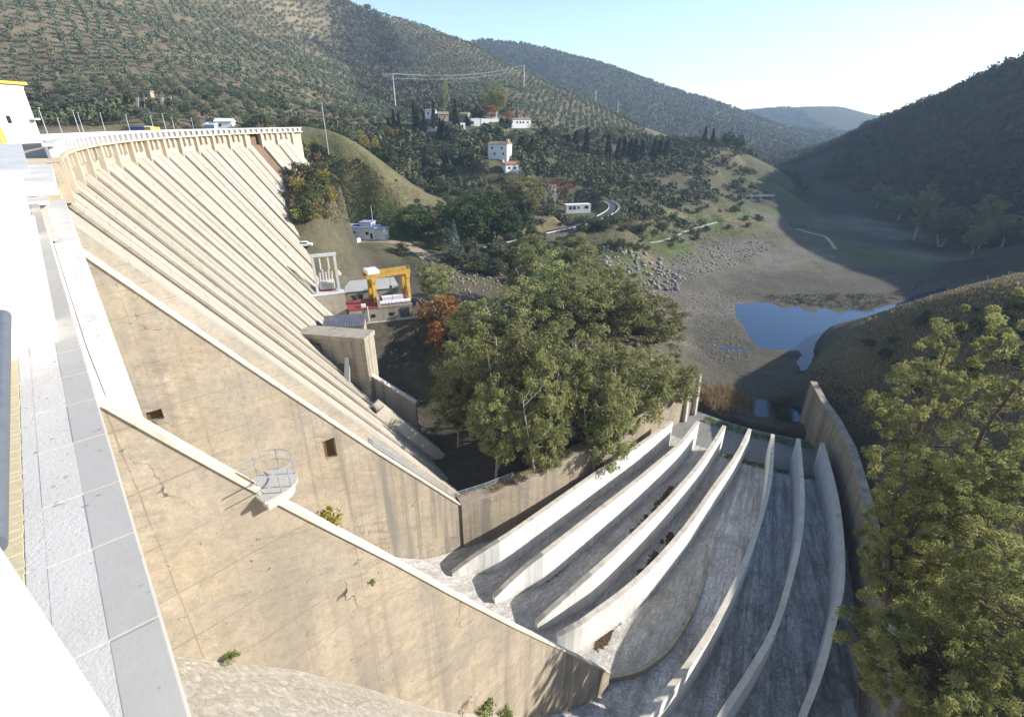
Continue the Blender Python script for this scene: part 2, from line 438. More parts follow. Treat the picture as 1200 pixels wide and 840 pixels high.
leafmat('eucalyptus_leaf_near', (0.14, 0.155, 0.055), (0.43, 0.42, 0.16), 0.45)
leafmat('olive_leaf', (0.065, 0.085, 0.042), (0.155, 0.17, 0.10), 0.15)
leafmat('scrub_leaf', (0.045, 0.058, 0.026), (0.14, 0.15, 0.075), 0.15)
leafmat('pine_leaf', (0.03, 0.055, 0.02), (0.085, 0.12, 0.035), 0.15)
leafmat('cypress_leaf', (0.022, 0.033, 0.018), (0.05, 0.06, 0.03), 0.1)
leafmat('orange_leaf', (0.24, 0.10, 0.03), (0.40, 0.20, 0.06), 0.3)
leafmat('russet_leaf', (0.20, 0.09, 0.06), (0.30, 0.15, 0.09), 0.3)
leafmat('yellow_leaf', (0.22, 0.19, 0.04), (0.36, 0.29, 0.06), 0.3)
leafmat('bare_twig', (0.16, 0.12, 0.095), (0.26, 0.21, 0.17), 0.0)
leafmat('spruce_leaf', (0.09, 0.12, 0.11), (0.18, 0.22, 0.20), 0.1)
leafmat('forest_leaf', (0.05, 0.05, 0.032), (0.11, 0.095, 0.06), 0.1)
leafmat('grass_leaf', (0.11, 0.15, 0.035), (0.23, 0.26, 0.08), 0.3)
leafmat('dry_leaf', (0.22, 0.15, 0.07), (0.40, 0.30, 0.16), 0.3)
plain('bark', (0.16, 0.12, 0.09), 0.9, 0, 0.5, 3)
plain('pale_bark', (0.46, 0.42, 0.36), 0.8, 0, 0.35, 2)

t = NT('ground_soil', 0.95)
g = t.n.new('ShaderNodeAttribute'); g.attribute_name = 'soil'
p = t.pos()
n1 = t.noise(p, 0.07, 8, 0.7, 0.35, 0.65)
n2 = t.noise(p, 0.6, 9, 0.75, 0.35, 0.65)
c = t.mix(n1, g.outputs['Color'], t.mix(0.6, g.outputs['Color'], (0.10, 0.09, 0.045)))
n4 = t.noise(p, 0.022, 9, 0.75, 0.44, 0.6); c = t.mix(t.math('MULTIPLY', n4, 0.55), c, t.mix(1.0, c, (0.45, 0.42, 0.36), 'MULTIPLY'))
c = t.mix(t.math('MULTIPLY', n2, 0.55), c, t.mix(1.0, c, (0.42, 0.40, 0.38), 'MULTIPLY'))
t.color(c).bump(n2, 0.8, 0.5)

t = NT('still_water', 0.03)
t.color((0.012, 0.035, 0.085)); t.p.inputs['Specular IOR Level'].default_value = 0.5; t.p.inputs['IOR'].default_value = 1.33  # blue of the reflected sky is put into the base colour
h = t.noise(t.pos(), 0.5, 3, 0.5, 0, 1); t.bump(h, 0.03, 0.05)
# ------------------------------------------------------------------ terrain: surveyed points -> one ground sheet
# (image bearing, 'Y' distance ahead or 'z' level, soil, vegetation)
PADS = []         # (x, y, level, inner radius, outer radius): made ground for buildings and tracks
def pad(px, py, Y, ri, ro=None, dz=-0.25, dx=0.0, dy=0.0):
    p = at(px, py, Y=Y); PADS.append((p[0] + dx, p[1] + dy, p[2] + dz, ri, ro or ri * 1.9))
S = []
def sp(px, py, Y=None, z=None, soil='S', veg='N'):
    p = at(px, py, Y, z); S.append((p[0], p[1], p[2], soil, veg))
def wp(x, y, z, soil='S', veg='N'): S.append((x, y, z, soil, veg))
# olive hill behind the dam
for px, py, Y in [(0,150,255),(0,110,285),(0,60,335),(0,0,410),(100,105,285),(100,50,370),(100,0,480),(200,140,240),(200,105,305),
                  (200,60,410),(200,20,530),(200,0,600),(300,130,290),(300,100,390),(300,50,560),(300,0,750),(345,60,640),(345,20,800),(350,100,430),(390,112,470),(400,80,620)]:
    sp(px, py, Y, soil='E', veg='O')
wp(-420, 330, 60, 'E', 'O'); wp(-520, 420, 100, 'E', 'O'); wp(-480, 600, 190, 'E', 'O'); wp(-330, 800, 190, 'E', 'O'); wp(-300, 950, 215, 'E', 'O')
for px, py, Y in [(345,0,860),(380,4,960),(420,9,1000),(460,18,985)]: sp(px, py, Y, soil='E', veg='O')
sp(60,150,245,soil='E',veg='S'); sp(100,140,242,soil='E',veg='S'); sp(40,135,262,soil='E',veg='S'); sp(130,135,255,soil='E',veg='S')
# left bank by the dam end
sp(150,158,215,soil='E'); sp(262,152,225,soil='E'); sp(320,150,230,soil='E',veg='S'); sp(400,150,300,soil='S',veg='S'); sp(440,140,360,soil='E',veg='O'); sp(60,158,200,soil='E')
# grassy spur running down from the dam end
sp(345,172,187,soil='D'); sp(372,165,205,soil='D'); sp(420,188,212,soil='D'); sp(455,210,217,soil='D'); sp(490,232,222,soil='D'); sp(515,252,228,soil='D')
sp(400,215,203,soil='D'); sp(430,235,206,soil='D'); sp(380,225,190,soil='S',veg='S')
for q in [(346,190,172),(349,205,165),(351,220,158),(353,237,151),(356,252,147),(360,190,174),(364,210,165),(364,228,160),(358,178,180),(376,195,182)]:
    sp(*q, soil='S', veg='S'); pad(*q, 4 if q[1] < 226 else 2, 9.5 if q[1] < 226 else 5.5, dz=0.6); sp(405,255,200,soil='G'); sp(460,258,208,soil='G')
sp(425,197,208,soil='G')
# behind the spur
wp(-75,290,-24,'S','S'); wp(-40,300,-30,'S','S'); wp(-110,300,-12,'S','S')
# house terrace, gully behind powerhouse
sp(390,283,196,soil='D'); sp(450,279,198,soil='D'); sp(480,285,200,soil='S'); sp(400,292,186,soil='U'); sp(400,312,172,soil='U'); sp(460,305,176,soil='U'); sp(500,300,188,soil='S')
wp(-52,150,-47,'R'); wp(-30,150,-47,'R'); wp(-30,128,-47,'R'); wp(-52,128,-46,'R'); wp(-22,150,-48,'R'); wp(-20,128,-52,'R')
sp(480,408,122,soil='D'); sp(520,405,120,soil='D'); sp(480,440,108,soil='D'); sp(500,470,102,soil='G'); sp(490,432,112,soil='U'); sp(455,440,110,soil='U')
sp(540,470,96,soil='U'); sp(600,500,94,soil='U'); sp(600,560,76,soil='U'); sp(560,570,z=-61,soil='U'); wp(-17,82,-61.5,'U'); wp(-12,71,-62,'U'); wp(-23,93,-58.5,'U'); wp(-29,100,-54,'U'); sp(680,520,88,soil='U'); sp(760,470,104,soil='S'); sp(800,450,112,soil='S'); sp(520,520,88,soil='U')
sp(560,420,118,soil='U'); sp(640,440,112,soil='U'); sp(720,420,122,soil='D'); sp(560,340,165,soil='S',veg='S'); sp(640,350,165,soil='S',veg='S'); sp(700,345,170,soil='S',veg='S'); sp(520,330,160,soil='S',veg='S')
# river bed downstream
for px, py, z, s in [(790,400,-67.5,'R'),(820,350,-67.8,'R'),(840,320,-67.3,'R'),(880,300,-68.0,'R'),(950,300,-68.4,'R'),(1030,300,-68.4,'G'),(1080,300,-68.8,'R'),(1050,272,-68,'R'),(990,262,-67.5,'R'),
                     (830,420,-68.6,'U'),(880,450,-68.9,'U'),(930,470,-69,'U'),(850,470,-68.7,'U'),(950,440,-69.0,'U'),(820,405,-68.8,'U'),(860,350,-69.0,'R'),(900,347,-68.9,'U'),(980,345,-69.0,'U'),
                     (900,380,-71,'U'),(960,380,-71,'U'),(910,400,-71,'U'),(1000,372,-70.2,'U'),(1060,352,-69.9,'U'),(1100,342,-70,'U'),(945,420,-70,'U'),(1120,300,-69.2,'U'),(930,240,-64,'F'),(970,245,-63,'F'),(1010,258,-66,'R')]:
    sp(px, py, z=z, soil=s)
# terrace, rip-rap and cut bank on the left of the river
sp(770,352,z=-66.5,soil='R'); sp(795,318,z=-64,soil='R'); sp(850,292,z=-65,soil='R'); sp(900,262,z=-64.5,soil='R'); sp(762,318,238,soil='E'); sp(740,292,238,soil='G'); sp(780,285,z=-57.5,soil='G'); sp(830,262,z=-57,soil='G'); sp(870,262,z=-60,soil='D')
sp(860,248,z=-56,soil='G'); sp(900,245,z=-57,soil='G'); sp(800,250,z=-52,soil='D',veg='S'); sp(690,300,z=-56,soil='S')
# road bench and village hillside
sp(560,297,200,soil='S',veg='S'); sp(640,272,246,soil='D',veg='S'); sp(700,262,262,soil='S',veg='S'); sp(722,243,286,soil='D',veg='S'); sp(740,270,262,soil='D',veg='S'); sp(660,285,225,soil='S',veg='S'); sp(700,226,315,soil='S',veg='S'); sp(677,248,288,soil='D'); sp(650,232,300,soil='S'); sp(560,265,236,soil='S',veg='S')
sp(520,232,270,soil='S',veg='S'); sp(583,186,300,soil='S',veg='S'); sp(600,203,288,soil='S',veg='S'); sp(540,200,292,soil='S',veg='S'); sp(490,195,298,soil='S',veg='S'); sp(608,150,400,soil='S',veg='S'); sp(555,152,372,soil='S',veg='S'); sp(510,150,360,soil='S',veg='S')
sp(470,165,330,soil='S',veg='S'); sp(460,140,395,soil='E',veg='O'); sp(640,180,350,soil='D',veg='S'); sp(660,210,312,soil='S',veg='S'); sp(700,190,395,soil='S',veg='S'); sp(740,215,365,soil='S',veg='S'); sp(760,240,320,soil='S',veg='S'); sp(760,190,430,soil='S',veg='S')
sp(800,215,380,soil='S',veg='S'); sp(820,185,430,soil='S',veg='S'); sp(845,168,470,soil='D',veg='S'); sp(880,180,470,soil='S',veg='S'); sp(920,200,460,soil='S',veg='S'); sp(945,220,462,soil='F',veg='S'); sp(890,232,405,soil='U'); sp(860,228,395,soil='S',veg='S'); sp(830,240,360,soil='S',veg='S')
sp(900,238,395,soil='U'); sp(925,232,420,soil='G')
# big hill behind the village, with its shaded gully
for px, py, Y in [(440,60,880),(425,95,800),(455,118,640),(500,130,540),(550,132,490),(430,32,930)]: sp(px, py, Y, soil='F', veg='F')  # dark soil and wood here partly stand in for shade in the gully
for px, py, Y in [(500,28,960),(545,47,900),(490,45,880),(520,80,720),(570,105,580),(625,130,490),(590,70,860),(620,85,840),(660,105,800),(720,136,740),(780,158,690),(650,120,620),(700,150,560),(760,172,540),(600,95,700),(810,168,650)]:
    sp(px, py, Y, soil='E', veg='O')
# hidden valley behind it, then the next ridges
wp(-60,1250,-10,'F','F'); wp(120,1000,-30,'F','F'); wp(240,850,-45,'F','F'); wp(-250,1350,40,'F','F'); wp(330,700,-55,'F','F'); wp(300,560,-62,'F','N')
for px, py, Y in [(565,44,1700),(620,52,1680),(700,74,1650),(750,93,1600),(800,114,1560),(840,122,1600),(880,132,1650),(920,150,1560),(945,160,1500)]: sp(px, py, Y, soil='F', veg='B')
for px, py, Y in [(640,75,1450),(700,105,1350),(760,130,1250),(830,140,1300),(870,158,1150),(905,166,1150),(930,170,1200)]: sp(px, py, Y, soil='F', veg='B')
wp(700,1500,-30,'F','B'); wp(850,1700,-30,'F','B'); wp(900,2000,0,'F','B')
for px, py, Y in [(905,134,2500),(945,125,2600),(985,122,2650),(1015,135,2600),(1050,142,2500),(1100,140,2500)]: sp(px, py, Y, soil='F', veg='B')
for px, py, Y in [(920,155,2200),(980,150,2250),(1010,155,2200)]: sp(px, py, Y, soil='F', veg='B')
# shaded forest hill on the right
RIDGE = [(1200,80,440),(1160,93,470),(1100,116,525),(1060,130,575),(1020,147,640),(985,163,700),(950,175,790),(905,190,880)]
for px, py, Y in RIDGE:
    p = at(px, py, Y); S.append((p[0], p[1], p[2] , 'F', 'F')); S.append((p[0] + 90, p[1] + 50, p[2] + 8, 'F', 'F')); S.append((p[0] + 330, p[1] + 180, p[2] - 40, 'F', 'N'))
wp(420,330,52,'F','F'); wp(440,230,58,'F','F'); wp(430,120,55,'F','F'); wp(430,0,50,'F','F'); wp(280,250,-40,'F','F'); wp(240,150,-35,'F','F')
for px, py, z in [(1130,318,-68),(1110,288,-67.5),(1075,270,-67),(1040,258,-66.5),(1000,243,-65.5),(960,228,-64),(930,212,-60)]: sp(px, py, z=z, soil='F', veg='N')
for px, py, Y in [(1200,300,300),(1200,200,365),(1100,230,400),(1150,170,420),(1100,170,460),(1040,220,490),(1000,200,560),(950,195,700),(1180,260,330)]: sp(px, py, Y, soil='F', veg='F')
# near right bank mound
for px, py, Y, s in [(1200,319,132,'D'),(1140,332,136,'D'),(1080,351,142,'D'),(1040,366,142,'D'),(1005,388,138,'D'),(975,412,132,'D'),(955,440,122,'U'),(1010,420,122,'E'),(1060,420,116,'E'),(1100,430,106,'E'),(1150,400,108,'E'),(1050,480,95,'E'),(1000,470,106,'U'),(1030,440,112,'E')]:
    sp(px, py, Y, soil=s)
wp(72,74,-55,'E'); wp(63,52,-52,'E'); wp(55,35,-49,'S'); wp(62,20,-40,'S'); wp(75,60,-45,'S'); wp(92,75,-40,'E'); wp(110,60,-28,'S'); wp(100,40,-30,'S'); wp(82,30,-36,'S'); wp(130,92,-26,'S'); wp(140,72,-18,'S'); wp(70,-10,-25,'S'); wp(120,-10,-15,'S'); wp(160,110,-25,'E'); wp(200,60,0,'S','F'); wp(170,165,-52,'F'); wp(140,175,-63,'F')  # unseen part of the bank raised to throw shade over the right-hand lanes
wp(250,40,15,'F','F')
for q in [(-72.3,180.6,-9.5,'D'),(-68.6,162.7,-17.5,'S'),(-64.,149.2,-24.3,'S'),(-57.6,141.5,-32.3,'S'),(-51.6,129.,-39.,'U'),(-42.,103.,-44.,'U'),(-33.,83.,-44.,'U'),(-25.,76.,-46.,'U'),(-80,184,-8,'S'),(-78,166,-14,'S'),(-74,152,-20,'S'),(-67,143,-26,'S')]: wp(*q)
# under and behind the dam
for k in range(-14, 14, 3):
    p = RK(205, k, 0); wp(p.x, p.y, -24, 'S')
wp(-150,-80,-20); wp(0,-120,-20); wp(-300,100,-5,'E','O'); wp(-200,60,-22); wp(-350,-50,0)
for k in range(3, 13, 2):
    for r in (60, 80, 100, 120): 
        p = RK(r, k, 0); wp(p.x, p.y, -73, 'U')
wp(0,3500,-40,'F','B'); wp(1500,3500,-20,'F','B'); wp(-900,3500,60,'F','B'); wp(-1500,1500,200,'F','B'); wp(1400,1200,-20,'F','F'); wp(1000,300,-20,'F','F'); wp(-900,500,150,'E','O'); wp(800,-100,0,'F','F')

SA = np.array([s[:3] for s in S]); SOIL = [s[3] for s in S]; VEG = np.array([s[4] for s in S])
def kern(d): return np.sqrt(d * d + 14.0 ** 2)
_D = np.hypot(SA[:, None, 0] - SA[None, :, 0], SA[:, None, 1] - SA[None, :, 1])
_A = np.zeros((len(SA) + 1, len(SA) + 1)); _A[:-1, :-1] = kern(_D) - np.diag(0.6 + np.clip(np.hypot(SA[:, 0], SA[:, 1]) - 120, 0, 1500) * 0.03); _A[-1, :-1] = _A[:-1, -1] = 1
_w = np.linalg.solve(_A, np.append(SA[:, 2], 0.0))
_lat = rng.random((64, 64)); 
def vnoise(x, y, sc):
    x = np.asarray(x) / sc + 1000.3; y = np.asarray(y) / sc + 1000.7
    i = np.floor(x).astype(int); j = np.floor(y).astype(int); fx = x - i; fy = y - j
    fx = fx * fx * (3 - 2 * fx); fy = fy * fy * (3 - 2 * fy)
    g = lambda a, b: _lat[a % 64, b % 64]
    return (g(i, j) * (1 - fx) + g(i + 1, j) * fx) * (1 - fy) + (g(i, j + 1) * (1 - fx) + g(i + 1, j + 1) * fx) * fy - 0.5
def hraw(x, y):
    x = np.atleast_1d(np.asarray(x, float)).ravel(); y = np.atleast_1d(np.asarray(y, float)).ravel()
    out = np.empty(len(x))
    for a in range(0, len(x), 20000):
        d = np.hypot(x[a:a + 20000, None] - SA[None, :, 0], y[a:a + 20000, None] - SA[None, :, 1])
        out[a:a + 20000] = kern(d) @ _w[:-1] + _w[-1]
    return out
POOLS = []
def pool_poly(pts, jit, seed):
    rs = np.random.default_rng(seed); P = [at(px, py, z=-69.35)[:2] for px, py in pts]; out = []
    for i in range(len(P)):
        a, b = P[i], P[(i + 1) % len(P)]; n = max(2, int(np.hypot(*(b - a)) / 1.8))
        for j in range(n): out.append(a + (b - a) * j / n + rs.normal(size=2) * jit * (j > 0))
    return [tuple(q) for q in out]
POOLS.append(pool_poly([(860,357),(864,372),(878,390),(884,402),(892,408),(936,411),(941,416),(930,424),(940,440),(958,470),(985,470),(1010,430),(1060,388),(1112,348),(1112,334),(1096,340),(1070,347),(1050,357),(1030,359),(1018,366),(1000,362),(986,368),(968,360),(950,366),(938,358),(920,361),(905,355),(885,354)], 0.25, 3))
POOLS.append(pool_poly([(878,467),(910,471),(914,489),(884,486)], 0.3, 4))
POOLS.append(pool_poly([(924,475),(951,478),(952,496),(921,492)], 0.3, 5))
POOLS.append(pool_poly([(838,406),(880,407),(884,411),(840,410)], 0.3, 6))
for q in [(390,281,200,9,20),(415,281,199,10,22),(440,280,199,9,20),(378,279,203,6,14),(583,186,302,9,20),(611,150,402,12,26),(600,203,289,7,15),(678,249,289,12,24),(645,233,302,8,16),
          (503,139,367,6,14),(520,142,367,6,14),(543,143,374,6,14),(541,152,363,5,12),(557,148,372,6,14),(574,145,386,9,16),(504,154,353,6,12),(578,138,394,6,14),(163,156,217,8,16),(263,153,234,9,20),(246,153,232,8,16)]: pad(*q)
for (x_, y_, z_) in [(-37,124,-46.8),(-28,128,-46.8),(-33,136,-46.8)]: PADS.append((x_, y_, z_, 6, 13))
for q in [(-72.3,180.6,-9.5),(-70.4,171,-13.3),(-68.6,162.7,-17.5),(-66.2,156,-20.8),(-64.,149.2,-24.3),(-61,145.4,-28.2),(-57.6,141.5,-32.3),(-54.6,135.,-35.8),(-51.6,129.,-39.),(-76,182,-7.5),(-73,164,-13),(-69,151,-19),(-62,143,-27)]: PADS.append((q[0], q[1], q[2] + .6, 2.5, 7.5))
ROADPTS = [(500,304,184),(530,297,192),(560,291,205),(600,282,226),(640,273,246),(680,264,259),(703,256,270),(717,248,281),(719,241,291),(711,236,299)]
def spl(Pn, n):
    Pn = np.array(Pn, float); out = []
    for q in np.linspace(0, len(Pn) - 1, n):
        i = min(int(q), len(Pn) - 2); f = q - i; a, b, c, d = Pn[max(i - 1, 0)], Pn[i], Pn[i + 1], Pn[min(i + 2, len(Pn) - 1)]
        out.append(0.5 * (2 * b + (c - a) * f + (2 * a - 5 * b + 4 * c - d) * f * f + (3 * b - a - 3 * c + d) * f ** 3))
    return np.array(out)
ROAD = spl([at(a, b, Y=c) for a, b, c in ROADPTS], 60)
PATHA = spl([at(a, b, z=c) for a, b, c in [(640,281,-56.5),(680,284,-57),(720,283,-57.3),(760,284,-57.5),(785,279,-57.6),(805,270,-57.5),(840,260,-57.2)]], 40)
PATHB = spl([at(a, b, z=-67.2) for a, b in [(934,268),(950,273),(966,277),(973,283),(979,292)]], 14)
LANE = spl([at(a, b, Y=c) for a, b, c in [(374,285,174),(388,285,186),(405,284,194),(440,282,197),(475,286,196),(503,303,186)]], 30)
for L_, w_ in ((ROAD, 4), (PATHA, 2.5), (PATHB, 2.5), (LANE, 4)):
    for q in L_: PADS.append((q[0], q[1], q[2] - 0.35, w_, w_ + 5))
LEVELS = []       # (plan polygon, level, feather): made ground for buildings and tracks
def inpoly(x, y, poly):
    c = np.zeros(len(x), bool); n = len(poly)
    for i in range(n):
        x0, y0 = poly[i]; x1, y1 = poly[(i + 1) % n]
        if y0 == y1: continue
        hit = ((y0 > y) != (y1 > y)) & (x < (x1 - x0) * (y - y0) / (y1 - y0) + x0)
        c ^= hit
    return c
def ground(x, y):
    x = np.atleast_1d(np.asarray(x, float)).ravel(); y = np.atleast_1d(np.asarray(y, float)).ravel()
    z = hraw(x, y)
    d = np.hypot(x, y)
    amp = np.clip((d - 60) / 300, 0.12, 1.0)
    flat = np.clip((z + 66) / 10, 0.15, 1)
    z = z + amp * flat * (vnoise(x, y, 60) * 7 + vnoise(x, y, 23) * 3.0 + vnoise(x, y, 9) * 1.2) + vnoise(x, y, 4) * 0.35 * flat
    zone = (x > 20) & (x < 260) & (y > 105) & (y < 330) & (z < -66)
    z = np.where(zone, np.maximum(z, -69.15), z)
    ii = np.where(zone)[0]
    if len(ii):
        for q in POOLS:
            q = np.array(q); d2 = np.full(len(ii), 1e9)
            for i in range(len(q)):
                a, b = q[i], q[(i + 1) % len(q)]; ab = b - a; tt = np.clip(((x[ii] - a[0]) * ab[0] + (y[ii] - a[1]) * ab[1]) / (ab @ ab + 1e-9), 0, 1)
                d2 = np.minimum(d2, (x[ii] - a[0] - tt * ab[0]) ** 2 + (y[ii] - a[1] - tt * ab[1]) ** 2)
            sd = np.sqrt(d2) * np.where(inpoly(x[ii], y[ii], [tuple(v) for v in q]), -1, 1) + vnoise(x[ii], y[ii], 3.1) * 1.6
            z[ii] = np.where(sd < 2.0, np.minimum(z[ii], -69.4 + np.clip(sd, -3, 2) * 0.13), z[ii])
    far = (y > 60) & (y < 420) & (np.abs(x) < 260); ii = np.where(far)[0]
    if len(ii):
        wsum = np.zeros(len(ii)); zs = np.zeros(len(ii)); wmax = np.zeros(len(ii))
        for (cx, cy, cz, ri, ro) in PADS:
            dd_ = np.hypot(x[ii] - cx, y[ii] - cy); w = np.clip((ro - dd_) / (ro - ri), 0, 1); w = w * w * (3 - 2 * w)
            wsum += w ** 3; zs += w ** 3 * cz; wmax = np.maximum(wmax, w)
        t_ = np.where(wsum > 1e-9, zs / np.maximum(wsum, 1e-9), 0); z[ii] = z[ii] * (1 - wmax) + t_ * wmax
    # spillway basin: ground stays below its floor
    r, k = rk_of(x, y)
    ins = (r > 50) & (r < 170) & (k > np.interp(r, [54, 87, 107, 124, 128, 170], [2.75, 3.3, 3.03, 2.5, 2.15, 2.15])) & (k < np.interp(r, [47, 63, 80, 98, 107, 170], [12.9, 13.1, 12.85, 12.35, 12.1, 12.1]))
    z = np.where(ins, np.minimum(z, -74.0), z)
    und = (r > 163) & (r < 182) & (k > -14.2) & (k < 14)
    z = np.where(und, np.minimum(z, -12.0), z)
    return z
def G(x, y): return float(ground([x], [y])[0])

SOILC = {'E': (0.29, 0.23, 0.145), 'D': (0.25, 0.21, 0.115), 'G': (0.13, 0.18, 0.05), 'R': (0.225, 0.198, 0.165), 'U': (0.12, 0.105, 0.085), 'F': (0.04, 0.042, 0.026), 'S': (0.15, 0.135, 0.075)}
def axis(lo, hi, f0, f1, fine, grow):
    a = list(np.arange(f0, f1 + 1e-6, fine))
    s = fine; v = a[-1]
    while v < hi: s *= grow; v += s; a.append(v)
    s = fine; v = a[0]; b = []
    while v > lo: s *= grow; v -= s; b.append(v)
    return np.array(b[::-1] + a)
gx = axis(-2600, 2600, -110, 190, 1.5, 1.035); gy = axis(-200, 4200, 20, 260, 1.5, 1.022)
GX, GY = np.meshgrid(gx, gy)
GZ = ground(GX.ravel(), GY.ravel()).reshape(GX.shape)
nx_, ny_ = len(gx), len(gy)
def soil_color(x, y):
    x = x + vnoise(x, y, 14) * 14; y = y + vnoise(y, x, 15) * 14
    cols = np.array([SOILC[s] for s in SOIL]); out = np.empty((len(x), 3))
    for a in range(0, len(x), 20000):
        d2 = (x[a:a + 20000, None] - SA[None, :, 0]) ** 2 + (y[a:a + 20000, None] - SA[None, :, 1]) ** 2 + 9.0
        w = d2 ** -2.2
        out[a:a + 20000] = (w @ cols) / w.sum(1, keepdims=True)
    return out
me = bpy.data.meshes.new('ground')
idx = np.arange(nx_ * ny_).reshape(ny_, nx_)
quads = np.stack([idx[:-1, :-1], idx[:-1, 1:], idx[1:, 1:], idx[1:, :-1]], -1).reshape(-1, 4)
def np_mesh(me, V, F, smooth=False, attr=None):
    V = np.asarray(V, np.float32); F = np.asarray(F, np.int32)
    n = F.shape[1]
    me.vertices.add(len(V)); me.vertices.foreach_set('co', V.ravel())
    me.loops.add(F.size); me.loops.foreach_set('vertex_index', F.ravel())
    me.polygons.add(len(F)); me.polygons.foreach_set('loop_start', np.arange(0, F.size, n, dtype=np.int32))
    try: me.polygons.foreach_set('loop_total', np.full(len(F), n, np.int32))
    except Exception: pass
    if attr:
        for nm, (typ, key, dat) in attr.items():
            a = me.attributes.new(nm, typ, 'POINT'); a.data.foreach_set(key, np.asarray(dat, np.float32).ravel())
    me.update(calc_edges=True)
    if smooth: me.polygons.foreach_set('use_smooth', np.ones(len(F), bool))
    me.validate()
    return me
sc_ = soil_color(GX.ravel(), GY.ravel())
np_mesh(me, np.stack([GX.ravel(), GY.ravel(), GZ.ravel()], -1), quads, True, {'soil': ('FLOAT_COLOR', 'color', np.c_[sc_, np.ones(len(sc_))])})
me.materials.append(M['ground_soil'])
tag(link('ground', me), 'hilly valley ground with dry grass, earth and gravel', kind='structure')
# fast lookup on the sheet
def gz(x, y):
    x = np.atleast_1d(np.asarray(x, float)); y = np.atleast_1d(np.asarray(y, float))
    i = np.clip(np.searchsorted(gx, x) - 1, 0, nx_ - 2); j = np.clip(np.searchsorted(gy, y) - 1, 0, ny_ - 2)
    fx = np.clip((x - gx[i]) / (gx[i + 1] - gx[i]), 0, 1); fy = np.clip((y - gy[j]) / (gy[j + 1] - gy[j]), 0, 1)
    return (GZ[j, i] * (1 - fx) + GZ[j, i + 1] * fx) * (1 - fy) + (GZ[j + 1, i] * (1 - fx) + GZ[j + 1, i + 1] * fx) * fy
def g1(x, y): return float(gz(x, y)[0])
def hit(px, py, t0=20, t1=3000):
    """where a bearing first meets the ground sheet"""
    d = ray(px, py); t = np.geomspace(t0, t1, 3000)
    P = d[None] * t[:, None]; s = P[:, 2] - gz(P[:, 0], P[:, 1])
    i = np.where(s < 0)[0]
    i = i[0] if len(i) else len(t) - 1
    p = P[i]; return Vector((p[0], p[1], g1(p[0], p[1])))
def visible(x, y, z):
    """can this place be seen from the camera over the ground?"""
    x, y, z = map(np.asarray, (x, y, z)); ok = np.ones(len(x), bool)
    for f in np.linspace(0.08, 0.97, 70):
        ok &= z * f > gz(x * f, y * f) - 1.0
    return ok
def project(x, y, z):
    cy = y * CP - z * SP; cu = y * SP + z * CP
    return W0 / 2 + FPX * x / cy, H0 / 2 - FPX * cu / cy, cy
# water
def sheet(name, poly, z, mat, label):
    m = MB(); n = len(poly); m.add([(p[0], p[1], z) for p in poly], [tuple(range(n))])
    return tag(m.build(name, mat), label, kind='structure')
labs = ['still blue river pool below the dam', 'small blue puddle left of the reeds beyond the apron', 'small blue puddle right of the reeds beyond the apron', 'thin strip of water on the mud by the pool']
for q, lab in zip(POOLS, labs):
    c = np.mean(q, 0); sheet('river_pool' if lab.startswith('still') else 'puddle', [tuple(c + (np.array(p) - c) * 1.0 + (np.array(p) - c) / np.hypot(*(np.array(p) - c)) * 1.6) for p in q], -69.4, M['still_water'], lab)
# ------------------------------------------------------------------ the dam
ZT = -6.25                                  # where the sloping face starts
SL = 1.33                                   # fall of the face per metre
dam = empty('dam', RK(165, -6, -60), 0, 'long curved tan concrete dam with ribbed sloping face and pillared parapet', 'dam')
def face_r(z, off=0.0): return RF - (ZT - z) / SL + off
def zbot(k):                                # the face runs into the ground
    return -60.0 if k > -1.6 else float(np.interp(k, [-15, -13, -11, -9, -7, -4, -1.6], [-19, -25, -37, -45, -50, -52, -60]))
KS = list(range(-15, 2)) + [1.95]
nrm = Vector((SL, 0, 1)).normalized()       # (outwards towards the centre, up)
def slope_piece(mb, k0, k1, z0, z1, out0, out1, mi=0):
    """slab lying on the face between bays k0..k1, from z0 down to z1, faces offset out0/out1 from the face plane"""
    pts = []
    for o in (out0, out1):
        for (k, z) in ((k0, z1), (k1, z1), (k1, z0), (k0, z0)):
            pts.append(RK(face_r(z) - o, k, z))
    mb.hexa(pts, mi)
for i, k in enumerate(KS[:-1]):
    k1 = KS[i + 1]
    m = MB()
    rec = -13 <= k < -12
    if rec:
        slope_piece(m, k, k + 0.62, ZT, zbot(k1), -3.0, -0.2); m.build('face_panel', M['brown_concrete'], dam)
        m = MB(); slope_piece(m, k + 0.62, k1, ZT, zbot(k1), -3.0, 0.35)
        m.build('face_panel', M['face_concrete'], dam)
    else:
        # each panel rises towards its near edge and steps down to the next
        fo, no = {0: (-0.2, -0.5), 1: (-1.05, -1.15), -1: (0.0, 0.35)}.get(k, (0.0, 0.5))
        pts = []
        for o0, o1 in ((-3.4, -3.4), (fo, no)):
            for (kk, z, o) in ((k, zbot(k1), o0), (k1, zbot(k1), o1), (k1, ZT, o1), (k, ZT, o0)):
                pts.append(RK(face_r(z) - o, kk, z))
        m.hexa(pts); m.build('face_panel', M['face_concrete'], dam)
        if k < 1:
            m = MB(); mo = (fo + no) / 2; slope_piece(m, k + 0.46, k + 0.5, ZT, zbot(k1) + 0.2, mo - 0.4, mo + 0.14); m.build('ledge_strip', M['face_concrete'], dam)
            m = MB(); slope_piece(m, k1 - 0.05, k1 + 0.012, ZT + 0.1, zbot(k1) + 0.2, no - 0.3, no + 0.1)
            m.build('rib', M['face_concrete'], dam)
